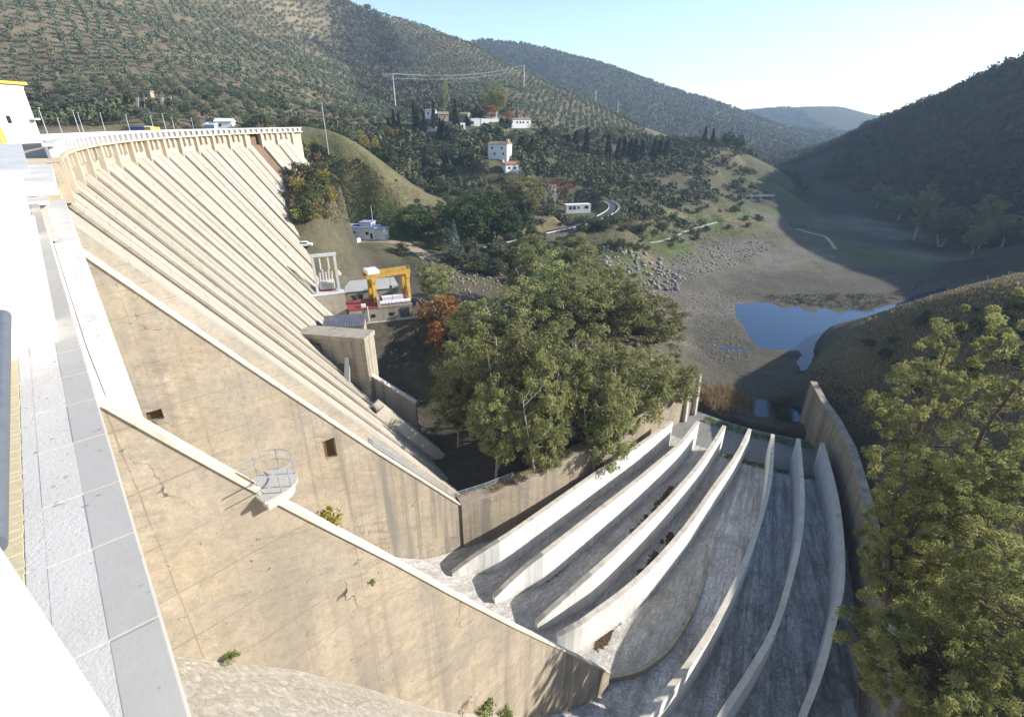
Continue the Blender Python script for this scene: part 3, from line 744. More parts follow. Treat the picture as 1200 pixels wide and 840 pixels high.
# crest: wall between pilasters, consoles, cornice, parapet
KE = [-15.6] + list(range(-15, 2)) + [1.6]
for i, k in enumerate(KE[:-1]):
    k1 = KE[i + 1]; rec = k == -13
    m = MB()
    if rec:
        m.arc(RF + 0.9, RF + 3, k, k + 0.62, -12.5, -3.2); m.build('crest_panel', M['brown_concrete'], dam)
        m = MB(); m.arc(RF, RF + 3, k + 0.62, k1, -9.5, -3.2); m.build('crest_panel', M['crest_concrete'], dam)
    else:
        m.arc(RF, RF + 3, k, k1, -9.5, -3.2); m.build('crest_panel', M['crest_concrete'], dam)
    if not rec and k > -15.2:
        for f in (0.36, 0.68):
            m = MB(); m.arc(RF - 0.62, RF + 0.1, k + f - 0.05, k + f + 0.05, -4.75, -3.2)
            m.hexa([RK(RF - 0.04, k + f - 0.05, -5.3), RK(RF + 0.1, k + f - 0.05, -5.3), RK(RF + 0.1, k + f + 0.05, -5.3), RK(RF - 0.04, k + f + 0.05, -5.3),
                    RK(RF - 0.6, k + f - 0.05, -4.76), RK(RF + 0.1, k + f - 0.05, -4.76), RK(RF + 0.1, k + f + 0.05, -4.76), RK(RF - 0.6, k + f + 0.05, -4.76)])
            m.build('bracket', M['crest_concrete'], dam)
        m = MB(); kk = k + 0.25 + 0.3 * random.random()
        m.arc(RF - 0.02, RF + 0.2, kk, kk + 0.03, -5.75, -5.4); m.build('drain_hole', M['dark_opening'], dam)
    if k > -15.2:
        m = MB(); m.arc(RF - 0.75, RF + 0.1, k - 0.075, k + 0.075, -7.1, -3.2); m.build('pilaster', M['crest_concrete'], dam)
    m = MB(); m.arc(RF - 1.0, RF + 3.2, k + 0.003, k1 - 0.003, -3.197, -2.85); m.build('cornice', M['crest_concrete'], dam)
    m = MB(); m.arc(RF - 0.32, RF - 0.1, k, k1, -2.85, -1.95); m.build('parapet_panel', M['grey_panel'], dam)
    m = MB(); m.arc(RF - 0.8, RF + 0.02, k + 0.004, k1 - 0.004, -1.94, -1.68); m.build('parapet_rail', M['white_paint_wall'], dam)
    n = max(1, int(round((k1 - k) * 3)))
    for j in range(n):
        f = k + (k1 - k) * (j + 0.5) / n
        m = MB(); m.arc(RF - 0.86, RF + 0.02, f - 0.075, f + 0.075, -2.84, -1.945); m.build('parapet_post', M['white_paint_wall'], dam)
m = MB(); m.arc(RF + 2.95, RF + 9.6, -17, 1.2, -3.3, -2.75, 20); m.build('crest_road', M['asphalt'], dam)
m = MB(); m.arc(RF + 9.6, RF + 10.2, -17, 1.2, -30, -1.8, 20); m.build('upstream_parapet', M['white_paint_wall'], dam)
m = MB(); m.arc(RF + 1.0, RF + 9.5, -15.5, 1.9, -75, -3.32, 18); m.build('core', M['tan_concrete'], dam)

# ---- spillway side: straight crest block with white buttress fins and a slabbed ledge
U0 = Vector((-0.660, 0.751, 0)); N0 = Vector((0.751, 0.660, 0))
def LN(s, n, z): return U0 * s + N0 * n + Vector((0, 0, z))
def lbox(mb, s0, s1, n0, n1, z0, z1, mi=0):
    mb.hexa([LN(s0, n0, z0), LN(s0, n1, z0), LN(s1, n1, z0), LN(s1, n0, z0), LN(s0, n0, z1), LN(s0, n1, z1), LN(s1, n1, z1), LN(s1, n0, z1)], mi)
def sn(p): return Vector(p).dot(U0), Vector(p).dot(N0)
ZL = -4.0
a_, b_ = sn(at(222, 840, z=ZL)), sn(at(88, 384, z=ZL))
e1 = lambda s: a_[1] + (b_[1] - a_[1]) * (s - a_[0]) / (b_[0] - a_[0])
c_, d_ = sn(at(122, 735, z=ZL)), sn(at(70, 440, z=ZL))
e2 = lambda s: c_[1] + (d_[1] - c_[1]) * (s - c_[0]) / (d_[0] - c_[0])
js = [sn(at(px, py, z=ZL))[0] for px, py in [(300,1100),(240,900),(185,722),(160,622),(141,563),(126,507),(113,466),(104,435),(96,408)]]
while js[-1] < 78: js.append(js[-1] + 1.55)
def lquad(mb, s0, s1, f0, f1, z0, z1):
    mb.hexa([LN(s0, f0(s0), z0), LN(s0, f1(s0), z0), LN(s1, f1(s1), z0), LN(s1, f0(s1), z0), LN(s0, f0(s0), z1), LN(s0, f1(s0), z1), LN(s1, f1(s1), z1), LN(s1, f0(s1), z1)])
SEND = 62.0
for s0, s1 in zip(js[:-1], js[1:]):
    if s0 > SEND: break
    m = MB(); lquad(m, s0 + 0.012, s1 - 0.012, lambda s: e2(s) + 0.012, e1, ZL - 0.22, ZL - 0.004 * random.random())
    m.build('ledge_slab', M['grey_slab'], dam, bevel=0.012 if s0 < 14 else 0)
g1_, h1_ = sn(at(40, 600, z=ZL)), sn(at(38, 420, z=ZL))
e3 = lambda s: e2(s) - 0.32 - 0.004 * s
e4 = lambda s: e3(s) - 0.16
e5 = lambda s: e4(s) - 0.36
for s0, s1 in zip(js[:-1], js[1:]):
    if s0 > 13: break
    m = MB(); lquad(m, s0 + 0.012, s1 - 0.012, e3, lambda s: e2(s) + 0.02, ZL - 0.2, ZL - 0.003 - 0.004 * random.random()); m.build('mortar_slab', M['rough_mortar'], dam)
m = MB(); lquad(m, js[0], 12.6, e4, e3, ZL - 0.3, ZL - 0.008); m.build('mortar_strip', M['rough_mortar'], dam)
s = js[0]
while s < 12.4:
    L = random.choice((0.11, 0.15, 0.2, 0.26))
    m = MB(); lquad(m, s + 0.008, s + L - 0.008, lambda s: e5(s), lambda s: e4(s) - 0.02 * random.random(), ZL - 0.2, ZL - 0.001 - 0.008 * random.random()); m.build('brick', M['yellow_brick'], dam, bevel=0.006)
    s += L
m = MB(); lquad(m, js[0] - 1, SEND, lambda s: e2(s) - 3.0, lambda s: e2(s) - 0.001, ZL - 0.9, ZL - 0.016); m.build('ledge_bed', M['rough_mortar'], dam)
SW = next(q for q in np.arange(8, 60, 0.1) if rk_of(*(LN(q, e1(q) + 0.4, 0)[:2]))[1] < 6.33)
m = MB(); lquad(m, -4, SW, lambda s: e2(s) - 6.0, lambda s: e1(s) - 1.5, -40, ZL - 0.23); m.build('crest_block', M['ledge_concrete'], dam)
m = MB(); lquad(m, SW, SEND, lambda s: e2(s) - 6.0, lambda s: e1(s) - 0.04, -40, ZL - 0.23); m.build('crest_block', M['ledge_concrete'], dam)
# lower outer shelf between the crest block and the first wall
o_ = [sn(at(137, 470, z=-6.2)), sn(at(100, 320, z=-6.2)), sn(at(75, 230, z=-6.2))]
def e6(s):
    xs = [q[0] for q in o_]; ys = [q[1] for q in o_]
    return float(np.interp(s, xs, ys))
ss = list(np.linspace(SW, SEND, 9))
m = MB()
for s0, s1 in zip(ss[:-1], ss[1:]):
    lquad(m, s0, s1, lambda s: e1(s) - 0.02, lambda s: max(e6(s), e1(s) + 0.3), -30, -6.2)
m.build('outer_shelf', M['ledge_concrete'], dam)
# buttress fins and the wall behind them
FIN = [13.05, 25.9, 34.5, 41.0, 46.5, 51.5, 56.5]
for i, s0 in enumerate(FIN):
    nb = e2(s0) + (0.06 if i == 0 else -0.1)
    top = -1.75
    m = MB()
    lo = [LN(s0, nb - 3.0, ZL - 0.1), LN(s0, nb, ZL - 0.1), LN(s0 + 1.6, nb, ZL - 0.1), LN(s0 + 1.6, nb - 3.0, ZL - 0.1)]
    hi = [LN(s0, nb - 3.0, top), LN(s0, nb + 0.35, top), LN(s0 + 1.6, nb + 0.35, top), LN(s0 + 1.6, nb - 3.0, top)]
    m.hexa(lo + hi); m.build('buttress_fin', M['near_white'], dam, bevel=0.05)
m = MB(); lquad(m, 13.4, SEND, lambda s: e2(s) - 4.0, lambda s: e2(s) - 1.5, ZL - 0.1, -1.85); m.build('fin_wall', M['white_paint_wall'], dam)
m = MB(); lquad(m, 13.5, SEND + 8, lambda s: e2(s) - 13.0, lambda s: e2(s) - 4.3, -3.3, -2.76); m.build('crest_road', M['asphalt'], dam)
m = MB(); lquad(m, 27, SEND, lambda s: e2(s) - 4.2, lambda s: e2(s) + 0.55, -1.75, -1.62); m.build('fin_coping', M['white_paint_wall'], dam)
m = MB(); lquad(m, 41, SEND + 1, lambda s: e2(s) - 2, lambda s: max(e6(s), e1(s) + 0.5) - 0.05, -3.9, -3.2); m.build('corner_slab', M['white_paint_wall'], dam)
m = MB(); lbox(m, 38.5, 40.4, e1(39) - 1.5, e1(39) + 0.25, -6.1, -4.1); m.build('gauge_box', M['grey_slab'], dam)
m = MB(); lbox(m, 38.2, 40.7, e1(39) - 1.7, e1(39) + 0.45, -4.098, -3.9); m.build('gauge_lid', M['ledge_concrete'], dam)
# near parapet top and the pipe rail beside the camera
pa, pb = Vector(at(0, 640, z=-1.2)), Vector(at(134, 845, z=-1.2))
dd = (pa - pb).normalized(); nn = Vector((dd.y, -dd.x, 0))
if nn.dot(Vector((-1, -1, 0))) < 0: nn = -nn
q0, q1 = pb - dd * 0.5, pa + dd * 1.1
m = MB(); m.hexa([q0 + nn * 0.03 - Vector((0, 0, 2.6)), q0 + nn * 0.7 - Vector((0, 0, 2.6)), q1 + nn * 0.7 - Vector((0, 0, 2.6)), q1 + nn * 0.03 - Vector((0, 0, 2.6)), q0, q0 + nn * 0.7, q1 + nn * 0.7, q1])
m.build('near_parapet', M['near_white'], dam, bevel=0.02)
m = MB(); p0, p1 = Vector(at(3, 370, z=-1.6)), Vector(at(-10, 640, z=-1.9)); m.tube(p0, p1, 0.06, 0.06, 20)
m.build('pipe_rail', M['blue_grey_pipe'], dam, smooth=False)

# ---- side walls of the spillway
def k_line(pts, k0, k1):
    out = []
    n = len(pts) - 1
    for i, (px, py) in enumerate(pts):
        k = k0 + (k1 - k0) * i / n
        r, z = on_bay(px, py, k); out.append((r, k, z))
    return out
def wall_thing(name, label, line, thick, zfloor, mat_face, mat_cop, cw=0.15, ch=0.35, side=-1):
    """wall along a line of (r, k, ztop); body pushed sideways by `thick` (metres, towards smaller k when side=-1)"""
    P = [RK(*q) for q in line]
    root = empty(name, (P[-1].x, P[-1].y, zfloor), 0, label, 'wall')
    nor = []
    for i in range(len(P)):
        a, b = P[max(0, i - 1)], P[min(len(P) - 1, i + 1)]
        d = Vector((b.x - a.x, b.y - a.y, 0)).normalized(); nor.append(Vector((-d.y, d.x, 0)) * side)
    def strip(mb, off0, off1, top, bot):
        vs = []; fs = []; L = len(P)
        for i in range(L):
            lo = bot if not callable(bot) else bot(i)
            a0 = P[i] + nor[i] * off0; a1 = P[i] + nor[i] * off1
            vs += [(a0.x, a0.y, lo), (a1.x, a1.y, lo), (a1.x, a1.y, P[i].z + top), (a0.x, a0.y, P[i].z + top)]
        for i in range(L - 1):
            for j in range(4): fs.append((4 * i + j, 4 * i + (j + 1) % 4, 4 * i + 4 + (j + 1) % 4, 4 * i + 4 + j))
        fs += [(0, 3, 2, 1), (4 * L - 4, 4 * L - 3, 4 * L - 2, 4 * L - 1)]
        mb.add(vs, fs)
    m = MB(); strip(m, 0, -thick, -ch, zfloor); m.build('wall', mat_face, root)
    m = MB(); strip(m, cw, -thick - cw, 0.0, lambda i: P[i].z - ch + 0.003); m.build('coping', mat_cop, root)
    return root, P, nor
# first wall: end of the ribbed face
W1 = [(r, k, z) for (r, k, z) in k_line([(86, 288), (200, 366), (310, 441), (430, 521), (541, 591)], 2.3, 2.3)]
r0_, _, z0_ = W1[0]; W1.insert(0, (r0_ + 3.2, 2.3, z0_ + 3.2 * 1.33))
wall1, P1, N1 = wall_thing('face_end_wall', 'tall tan concrete wall with pale sloping coping at the end of the ribbed face', W1, 3.0, -73.0, M['tan_concrete'], M['coping_concrete'])
# its body again, in columns, so that the doorway and the small window are real openings
for c in list(wall1.children):
    if c.name.startswith('wall'): bpy.data.objects.remove(c)
az_ = A0 + 2.3 * ST
RADV = Vector((math.cos(az_), math.sin(az_), 0)); INV = Vector((math.sin(az_), -math.cos(az_), 0))
rs1 = [q[0] for q in W1][::-1]; zs1 = [q[2] for q in W1][::-1]
ztop1 = lambda r: float(np.interp(r, rs1, zs1)) - 0.35
OPEN = []
for (px, py, w, h) in ((389, 537, 1.55, 2.9), (184, 493, 1.3, 1.15)):
    r, z = on_bay(px, py, 2.3); OPEN.append((r - w / 2, r + w / 2, z, z + h))
br_ = sorted(set([W1[-1][0], W1[0][0]] + [q[0] for q in W1[1:-1]] + [v for o in OPEN for v in o[:2]]))
m = MB()
def colm(r0, r1, b0, b1, t0, t1, d0=0.0, d1=3.0):
    C0 = Vector((CX, CY, 0)); p = []
    for (za, zb_) in ((b0, b1), (t0, t1)):
        for (r, z, d) in ((r0, za, d0), (r1, zb_, d0), (r1, zb_, d1), (r0, za, d1)): p.append(C0 + RADV * r + INV * d + Vector((0, 0, z)))
    m.hexa(p)
for r0, r1 in zip(br_[:-1], br_[1:]):
    o = [q for q in OPEN if q[0] - 1e-6 <= r0 and r1 <= q[1] + 1e-6]
    if not o: colm(r0, r1, -73, -73, ztop1(r0), ztop1(r1))
    else:
        o = o[0]; colm(r0, r1, -73, -73, o[2], o[2]); colm(r0, r1, o[2], o[2], o[3], o[3], 0.9, 3.0); colm(r0, r1, o[3], o[3], ztop1(r0), ztop1(r1))
m.build('wall', M['tan_concrete'], wall1)
for o, nm in zip(OPEN, ('door', 'window')):
    m = MB(); colm(o[0] + .06, o[1] - .06, o[2] + .02, o[2] + .02, o[3] - .06, o[3] - .06, 0.72, 0.88); m.build(nm, M['rust_opening'], wall1)

# second wall: the pier in front of the camera
W2 = []
for (px, py) in [(118, 468), (200, 515), (280, 560), (350, 598), (460, 655), (530, 694), (600, 731), (715, 787)]:
    k = 6.6
    for _ in range(40): k = 0.7 * k + 0.3 * (6.4 + 0.55 * (169 - on_bay(px, py, k)[0]) / 36.5)
    W2.append((on_bay(px, py, k)[0], k, on_bay(px, py, k)[1]))
r0_, k0_, z0_ = W2[0]; W2.insert(0, (r0_ + 3.0, k0_ - 0.045, z0_ + 3.0 * 1.3))
wall2, P2, N2 = wall_thing('spillway_pier', 'tan concrete pier wall with pale coping sloping down past the small railed platform', W2, 0.95, -73.0, M['tan_concrete'], M['coping_concrete'], 0.08, 0.3)

# curved training wall running on from the foot of the first wall
TW = []
for i, (px, py) in enumerate([(541, 591), (575, 580), (610, 566), (660, 541), (700, 519), (740, 494), (780, 466), (805, 449), (820, 440)]):
    p = at(px, py, z=-58.0 - 0.0 * i); r, k = rk_of(p[0], p[1]); TW.append((float(r), float(k), -58.0))
tw, P3, N3 = wall_thing('training_wall', 'curved tan retaining wall with weedy top between the trees and the chute', TW, 2.4, -73.0, M['tan_concrete'], M['stone_masonry'], 0.02, 0.25)
m = MB()
p = P3[-1]; d = (P3[-1] - P3[-2]).normalized(); side = N3[-1]
for i, (s_, h_) in enumerate(((-0.4, 0.6), (-5.2, 0.2))):
    c = p + d * s_
    m.hexa([c - d * 0.5 + side * 0.05 + Vector((0, 0, -12)), c - d * 0.5 + side * 1.0 + Vector((0, 0, -12)), c + d * 0.5 + side * 1.0 + Vector((0, 0, -12)), c + d * 0.5 + side * 0.05 + Vector((0, 0, -12)),
            c - d * 0.5 + side * 0.05 + Vector((0, 0, h_)), c - d * 0.5 + side * 0.5 + Vector((0, 0, h_)), c + d * 0.5 + side * 0.5 + Vector((0, 0, h_)), c + d * 0.5 + side * 0.05 + Vector((0, 0, h_))])
m.build('buttress', M['coping_concrete'], tw)
# right-hand training wall, in shade
TR = []
for (px, py) in [(957, 447), (970, 470), (985, 491), (1003, 523), (1015, 560), (1027, 600), (1036, 640), (1046, 690), (1052, 740), (1056, 800), (1060, 900)]:
    p = at(px, py, z=-58.0); r, k = rk_of(p[0], p[1]); TR.append((float(r), float(k), -58.0))
tr, P4, N4 = wall_thing('training_wall', 'curved brown retaining wall in the shade below the right bank', TR, 1.4, -73.0, M['tan_concrete'], M['stone_masonry'], 0.02, 0.25, side=1)
# unseen pier added on the far side of the next bay to cast shade
W5 = [(155, 12.0, -29), (145, 12.0, -44), (137, 12.0, -57)]
wall_thing('spillway_pier', 'unseen tan pier wall added to shade the right-hand end of the spillway', W5, 1.0, -73.0, M['tan_concrete'], M['coping_concrete'], 0.08, 0.3)

# ------------------------------------------------------------------ spillway floors
def sheet_rk(name, rs, ks, zf, mat, parent=None, label=None, kfun=None):
    V = []; A = []
    for r in rs:
        for i, q in enumerate(ks):
            k = kfun(r, q) if kfun else q
            z = zf(r, k); p = RK(r, k, z); V.append(p[:]); A.append((r, k * 6.0, z))
    nk = len(ks); F = [(i * nk + j, i * nk + j + 1, (i + 1) * nk + j + 1, (i + 1) * nk + j) for i in range(len(rs) - 1) for j in range(nk - 1)]
    V = np.array(V)
    if parent is not None: V = V - np.array(parent.location)
    me = bpy.data.meshes.new(name)
    np_mesh(me, V, F, True, {'rk': ('FLOAT_VECTOR', 'vector', np.array(A))})
    me.materials.append(mat)
    bm = bmesh.new(); bm.from_mesh(me); bmesh.ops.recalc_face_normals(bm, faces=bm.faces)
    if bm.faces[0].normal.z < 0: bmesh.ops.reverse_faces(bm, faces=bm.faces)
    bm.to_mesh(me); bm.free()
    return link(name, me, parent)
_ob = []
for px, py in [(205, 770), (340, 783), (430, 806), (520, 835)]:
    k = 6.5
    for _ in range(40): k = 0.7 * k + 0.3 * (6.4 + 0.55 * (169 - on_bay(px, py, k)[0]) / 36.5)
    _ob.append(on_bay(px, py, k))
print('ogee', [tuple(round(float(v), 1) for v in q) for q in _ob])
OG_A = [(50, -69.0), (70, -68.9), (100, -68.6), (114, -68.5), (121, -68.3), (126, -67.9), (130, -67.0), (134, -65.5), (137, -63.4), (140, -60.8), (147, -51.4), (152, -44.4), (157, -36.6), (162, -28.6), (168, -19.2), (174, -12.0)]
OG_B = [(50, -69.02), (70, -68.92), (100, -68.6), (112, -69.0), (120, -69.2), (128, -68.6), (134, -66.0), (138, -62.6), (142, -58.6), (148, -51.5), (153.5, -43.5)] + sorted([(float(q[0]), float(q[1])) for q in _ob]) + [(176, -10.2)]
zA = lambda r, k=0: float(np.interp(r, [q[0] for q in OG_A], [q[1] for q in OG_A]))
zB = lambda r, k=0: float(np.interp(r, [q[0] for q in OG_B], [q[1] for q in OG_B]))
chute = empty('spillway_chute', RK(90, 8, -68), 0, 'fan-shaped spillway floor of worn concrete streaked white and dark', 'spillway')
def kA(r, q):                                # right edge of the upper floor (the curved step)
    ke = float(np.interp(r, [66, 86, 97, 103, 107.5, 112.5, 117.5, 121.5, 125.5, 128.5, 130.0, 131.6, 133, 140, 174], [8.0, 7.86, 7.75, 7.93, 7.98, 7.94, 7.83, 7.70, 7.45, 7.19, 6.95, 6.90, 6.88, 6.79, 6.28]))
    return 2.32 + (ke - 2.32) * q
rs = list(np.arange(66, 138, 1.5)) + list(np.arange(138, 175, 2))
sheet_rk('upper_floor', rs, list(np.linspace(0, 1, 28)), zA, M['chute_pale'], chute, kfun=kA)
V = [r for r in rs if 97 < r < 134]
m = MB()
for r0, r1 in zip(V[:-1], V[1:]):
    a, b = RK(r0, kA(r0, 1), zA(r0)), RK(r1, kA(r1, 1), zA(r1))
    a2, b2 = RK(r0, kA(r0, 1) - 0.1, zA(r0) + 0.05), RK(r1, kA(r1, 1) - 0.1, zA(r1) + 0.05)
    m.add([a + Vector((0, 0, 0.05)), b + Vector((0, 0, 0.05)), (b.x, b.y, -69.6), (a.x, a.y, -69.6), a2, b2], [(0, 1, 2, 3), (0, 4, 5, 1)])
m.build('floor_step', M['block_concrete'], chute)
def kB(r, q):
    ks = kA(r, 1)
    return ks - 0.02 + (13.6 - ks) * q
lowr = list(np.arange(66, 150, 1.5))
sheet_rk('lower_floor', lowr, list(np.linspace(0, 1, 36)), zB, M['chute_dark'], chute, kfun=kB)
sheet_rk('ogee_face', list(np.arange(145, 175, 1.5)), list(np.linspace(0, 1, 24)), lambda r, k: zB(r) + 0.02, M['ogee_pale'], chute, kfun=lambda r, q: kA(r, 1) + (12.2 - kA(r, 1)) * q)
sheet_rk('apron', list(np.arange(52, 67.6, 1.5)), list(np.linspace(2.6, 14.0, 36)), lambda r, k: zB(r) + 0.03, M['apron_grey'], chute)

# guide walls, each its own thing
GW = {
 1: ([(530,672),(560,650),(600,625),(650,590),(700,555),(735,532),(760,515),(789,494)], 'first white guide wall from the trees, its blunt end beside the brown shaded wall'),
 2: ([(580,700),(615,667),(650,640),(700,601),(740,570),(775,541),(800,519),(820,494)], 'second white guide wall from the trees across the chute floor'),
 3: ([(630,730),(675,690),(720,650),(765,607),(800,570),(827,537),(851,499)], 'third white guide wall from the trees, rust-brown debris along its foot'),
 4: ([(655,745),(680,732),(700,718),(735,692),(770,660),(808,616),(840,570),(865,535),(881,503)], 'broad sunlit guide wall that meets the end of the pier wall'),
 5: ([(735,872),(760,840),(797,797),(830,750),(858,700),(880,650),(896,600),(905,560),(908,509)], 'shaded guide wall between the sunlit walls and the two at the right'),
 6: ([(835,872),(850,840),(882,790),(910,740),(929,680),(940,630),(943,590),(942,560),(938,514)], 'second shaded guide wall from the right edge of the chute'),
 7: ([(925,900),(945,840),(965,788),(980,730),(989,690),(990,650),(987,610),(980,570),(966,519)], 'rightmost guide wall, pale and curved, along the dark right-hand channel'),
}
def rs_spline(P, n):
    P = np.array(P); t = np.linspace(0, len(P) - 1, n); out = []
    for q in t:
        i = min(int(q), len(P) - 2); f = q - i
        p0, p1, p2, p3 = P[max(i - 1, 0)], P[i], P[i + 1], P[min(i + 2, len(P) - 1)]
        out.append(0.5 * ((2 * p1) + (-p0 + p2) * f + (2 * p0 - 5 * p1 + 4 * p2 - p3) * f * f + (-p0 + 3 * p1 - 3 * p2 + p3) * f ** 3))
    return out
for n, (pts, lab) in GW.items():
    q = []
    for i, (px, py) in enumerate(rs_spline(pts, 22)):
        f = i / 21.0
        z = (float(np.interp(f, [0, 0.25, 1], [-65.2, -61.4, -62.3])) if n <= 3 else float(np.interp(f, [0, 0.12, 1], [-62.6, -61.6, -62.3])) if n == 4 else (-61.2 - 0.9 * f))
        p = at(px, py, z=z); q.append(Vector(p))
    foot = -70.2
    root = empty('guide_wall', (q[-1].x, q[-1].y, -68), 0, lab, 'guide wall', 'white guide walls of the spillway chute')
    nor = []
    for i in range(len(q)):
        d = q[min(i + 1, len(q) - 1)] - q[max(i - 1, 0)]; d.z = 0; d.normalize(); nor.append(Vector((d.y, -d.x, 0)))
    def stripw(mb, w0, w1, top, bot):
        vs = []; fs = []
        for i, p in enumerate(q):
            zb = bot if bot < 0 and bot < -5 else p.z + bot
            for (o, z) in ((w0, zb), (w1, zb), (w1, p.z + top), (w0, p.z + top)):
                vs.append((p.x + nor[i].x * o, p.y + nor[i].y * o, z))
        L = len(q)
        for i in range(L - 1):
            for j in range(4): fs.append((4 * i + j, 4 * i + (j + 1) % 4, 4 * i + 4 + (j + 1) % 4, 4 * i + 4 + j))
        fs += [(0, 3, 2, 1), (4 * L - 4, 4 * L - 3, 4 * L - 2, 4 * L - 1)]
        mb.add(vs, fs)
    m = MB(); stripw(m, -0.02, -0.70, -0.12, foot); m.build('wall', M['white_concrete'], root)
    m = MB(); stripw(m, 0.03, -0.75, 0.0, -0.118); m.build('coping', M['coping_concrete'], root)
# ------------------------------------------------------------------ vegetation
KEEP = []        # places to keep clear (x, y, radius)
def leaf_quads(C, L, Wd, n_out=None, droop=0.0, rs=rng, out=None, tang=0.0):
    """diamond leaves at centres C with length L and width Wd; random lie, some droop"""
    n = len(C)
    d = rs.normal(size=(n, 3)); 
    if out is not None: d = d * 0.9 + out * 0.8
    d[:, 2] -= droop
    d /= np.linalg.norm(d, axis=1, keepdims=True) + 1e-9
    q = rs.normal(size=(n, 3))
    if tang > 0:                              # leaves lie along the crown's surface, roughly
        o = out / (np.linalg.norm(out, axis=1, keepdims=True) + 1e-9); d = d - o * (d * o).sum(1, keepdims=True) * tang
        d /= np.linalg.norm(d, axis=1, keepdims=True) + 1e-9; q = o + q * (0.9 - 0.6 * tang)
    s = np.cross(d, q); s /= np.linalg.norm(s, axis=1, keepdims=True) + 1e-9
    L = L * (0.65 + 0.7 * rs.random((n, 1))); Wd = Wd * (0.65 + 0.7 * rs.random((n, 1)))
    V = np.stack([C - d * L / 2, C + s * Wd / 2 + d * L * 0.05, C + d * L / 2, C - s * Wd / 2 + d * L * 0.05], 1).reshape(-1, 3)
    return V
def quad_faces(n): return np.arange(4 * n, dtype=np.int32).reshape(n, 4)
def leaf_mesh(name, V, tint, mat):
    me = bpy.data.meshes.new(name); n = len(V) // 4
    np_mesh(me, V, quad_faces(n), False, {'tint': ('FLOAT', 'value', np.repeat(tint, 4))})
    me.materials.append(mat); return me
def clumps(nc, rx, rz, zc, seed, shell=0.55, flat=1.0):
    """clump centres spread through an uneven crown"""
    rs = np.random.default_rng(seed); out = []
    lob = rs.normal(size=(5, 3)); lob /= np.linalg.norm(lob, axis=1, keepdims=True)
    while len(out) < nc:
        v = rs.normal(size=3); v /= np.linalg.norm(v)
        rad = (shell + (1 - shell) * rs.random() ** 0.6) * (0.78 + 0.32 * max(0, (lob @ v).max()) - 0.12 * rs.random())
        out.append((v[0] * rx * rad, v[1] * rx * rad, zc + v[2] * rz * rad * flat))
    return np.array(out)
def crown(name, cl, cr, per, L, Wd, mat, seed, droop=0.0, tang=0.0):
    rs = np.random.default_rng(seed); n = len(cl)
    idx = np.repeat(np.arange(n), per)
    off = rs.normal(size=(len(idx), 3)); off /= np.linalg.norm(off, axis=1, keepdims=True)
    rad = cr * (0.6 + 0.8 * rs.random(n))[idx][:, None] * rs.random((len(idx), 1)) ** 0.45
    Cn = cl[idx] + off * rad * np.array([1, 1, 0.8])
    V = leaf_quads(Cn, L, Wd, droop=droop, rs=rs, out=off, tang=tang)
    tint = np.clip(rs.random(n)[idx] * 0.6 + rs.random(len(idx)) * 0.4, 0, 1)
    return leaf_mesh(name, V, tint, mat)
def limb_mesh(name, mat, segs, n=6):
    m = MB()
    for a, b, r0, r1 in segs: m.tube(a, b, r0, r1, n, 0, False)
    me = bpy.data.meshes.new(name); me.from_pydata(m.v, [], m.f); me.materials.append(mat)
    me.polygons.foreach_set('use_smooth', [True] * len(me.polygons)); return me
def trunk_segs(h, r, ends, seed, lean=0.04, stems=1, fork=0.35):
    rs = np.random.default_rng(seed); segs = []
    for s in range(stems):
        p = np.array([rs.normal() * 0.3 * (stems > 1), rs.normal() * 0.3 * (stems > 1), -0.8]); q = p; N = 6
        dirn = np.array([rs.normal() * lean, rs.normal() * lean, 1.0]) + (np.array([math.cos(s * 2.1), math.sin(s * 2.1), 0]) * 0.16 if stems > 1 else 0)
        pts = [p]
        for i in range(N):
            dirn = dirn + np.array([rs.normal() * 0.07, rs.normal() * 0.07, 0]); q = q + dirn / np.linalg.norm(dirn) * (h + 0.8) / N; pts.append(q)
        for i in range(N): segs.append((pts[i], pts[i + 1], r * (1 - i / N * 0.85), r * (1 - (i + 1) / N * 0.85)))
        for e in ends[s::stems]:
            zt = max(h * fork, min(e[2] - 0.1 * h, h * 0.95)); f = np.clip((zt - 0) / h * N, 0, N - 0.01); i = int(f)
            a = pts[i] + (pts[i + 1] - pts[i]) * (f - i); rr = r * (1 - f / N * 0.85) * 0.5
            mid = (a + e) / 2 + np.array([0, 0, -0.03 * h]); segs.append((a, mid, rr, rr * 0.65)); segs.append((mid, e, rr * 0.65, rr * 0.25))
    return segs
PROTO = {}
def species(key, variants): PROTO[key] = variants
def mk(key, seed, h, rx, rz, zc, nc, cr, per, L, Wd, leaf, bark, r, stems=1, droop=0.0, shell=0.45, nl=10, fork=0.3, lean=0.04, tang=0.0):
    cl = clumps(nc, rx, rz, zc, seed, shell)
    cl = cl[cl[:, 2] > 0.12 * h]
    cm = crown(key + '_crown', cl, cr, per, L, Wd, M[leaf], seed + 1, droop, tang)
    tm = limb_mesh(key + '_trunk', M[bark], trunk_segs(h * 0.9, r, cl[:nl], seed + 2, lean, stems, fork))
    PROTO.setdefault(key, []).append((cm, tm))
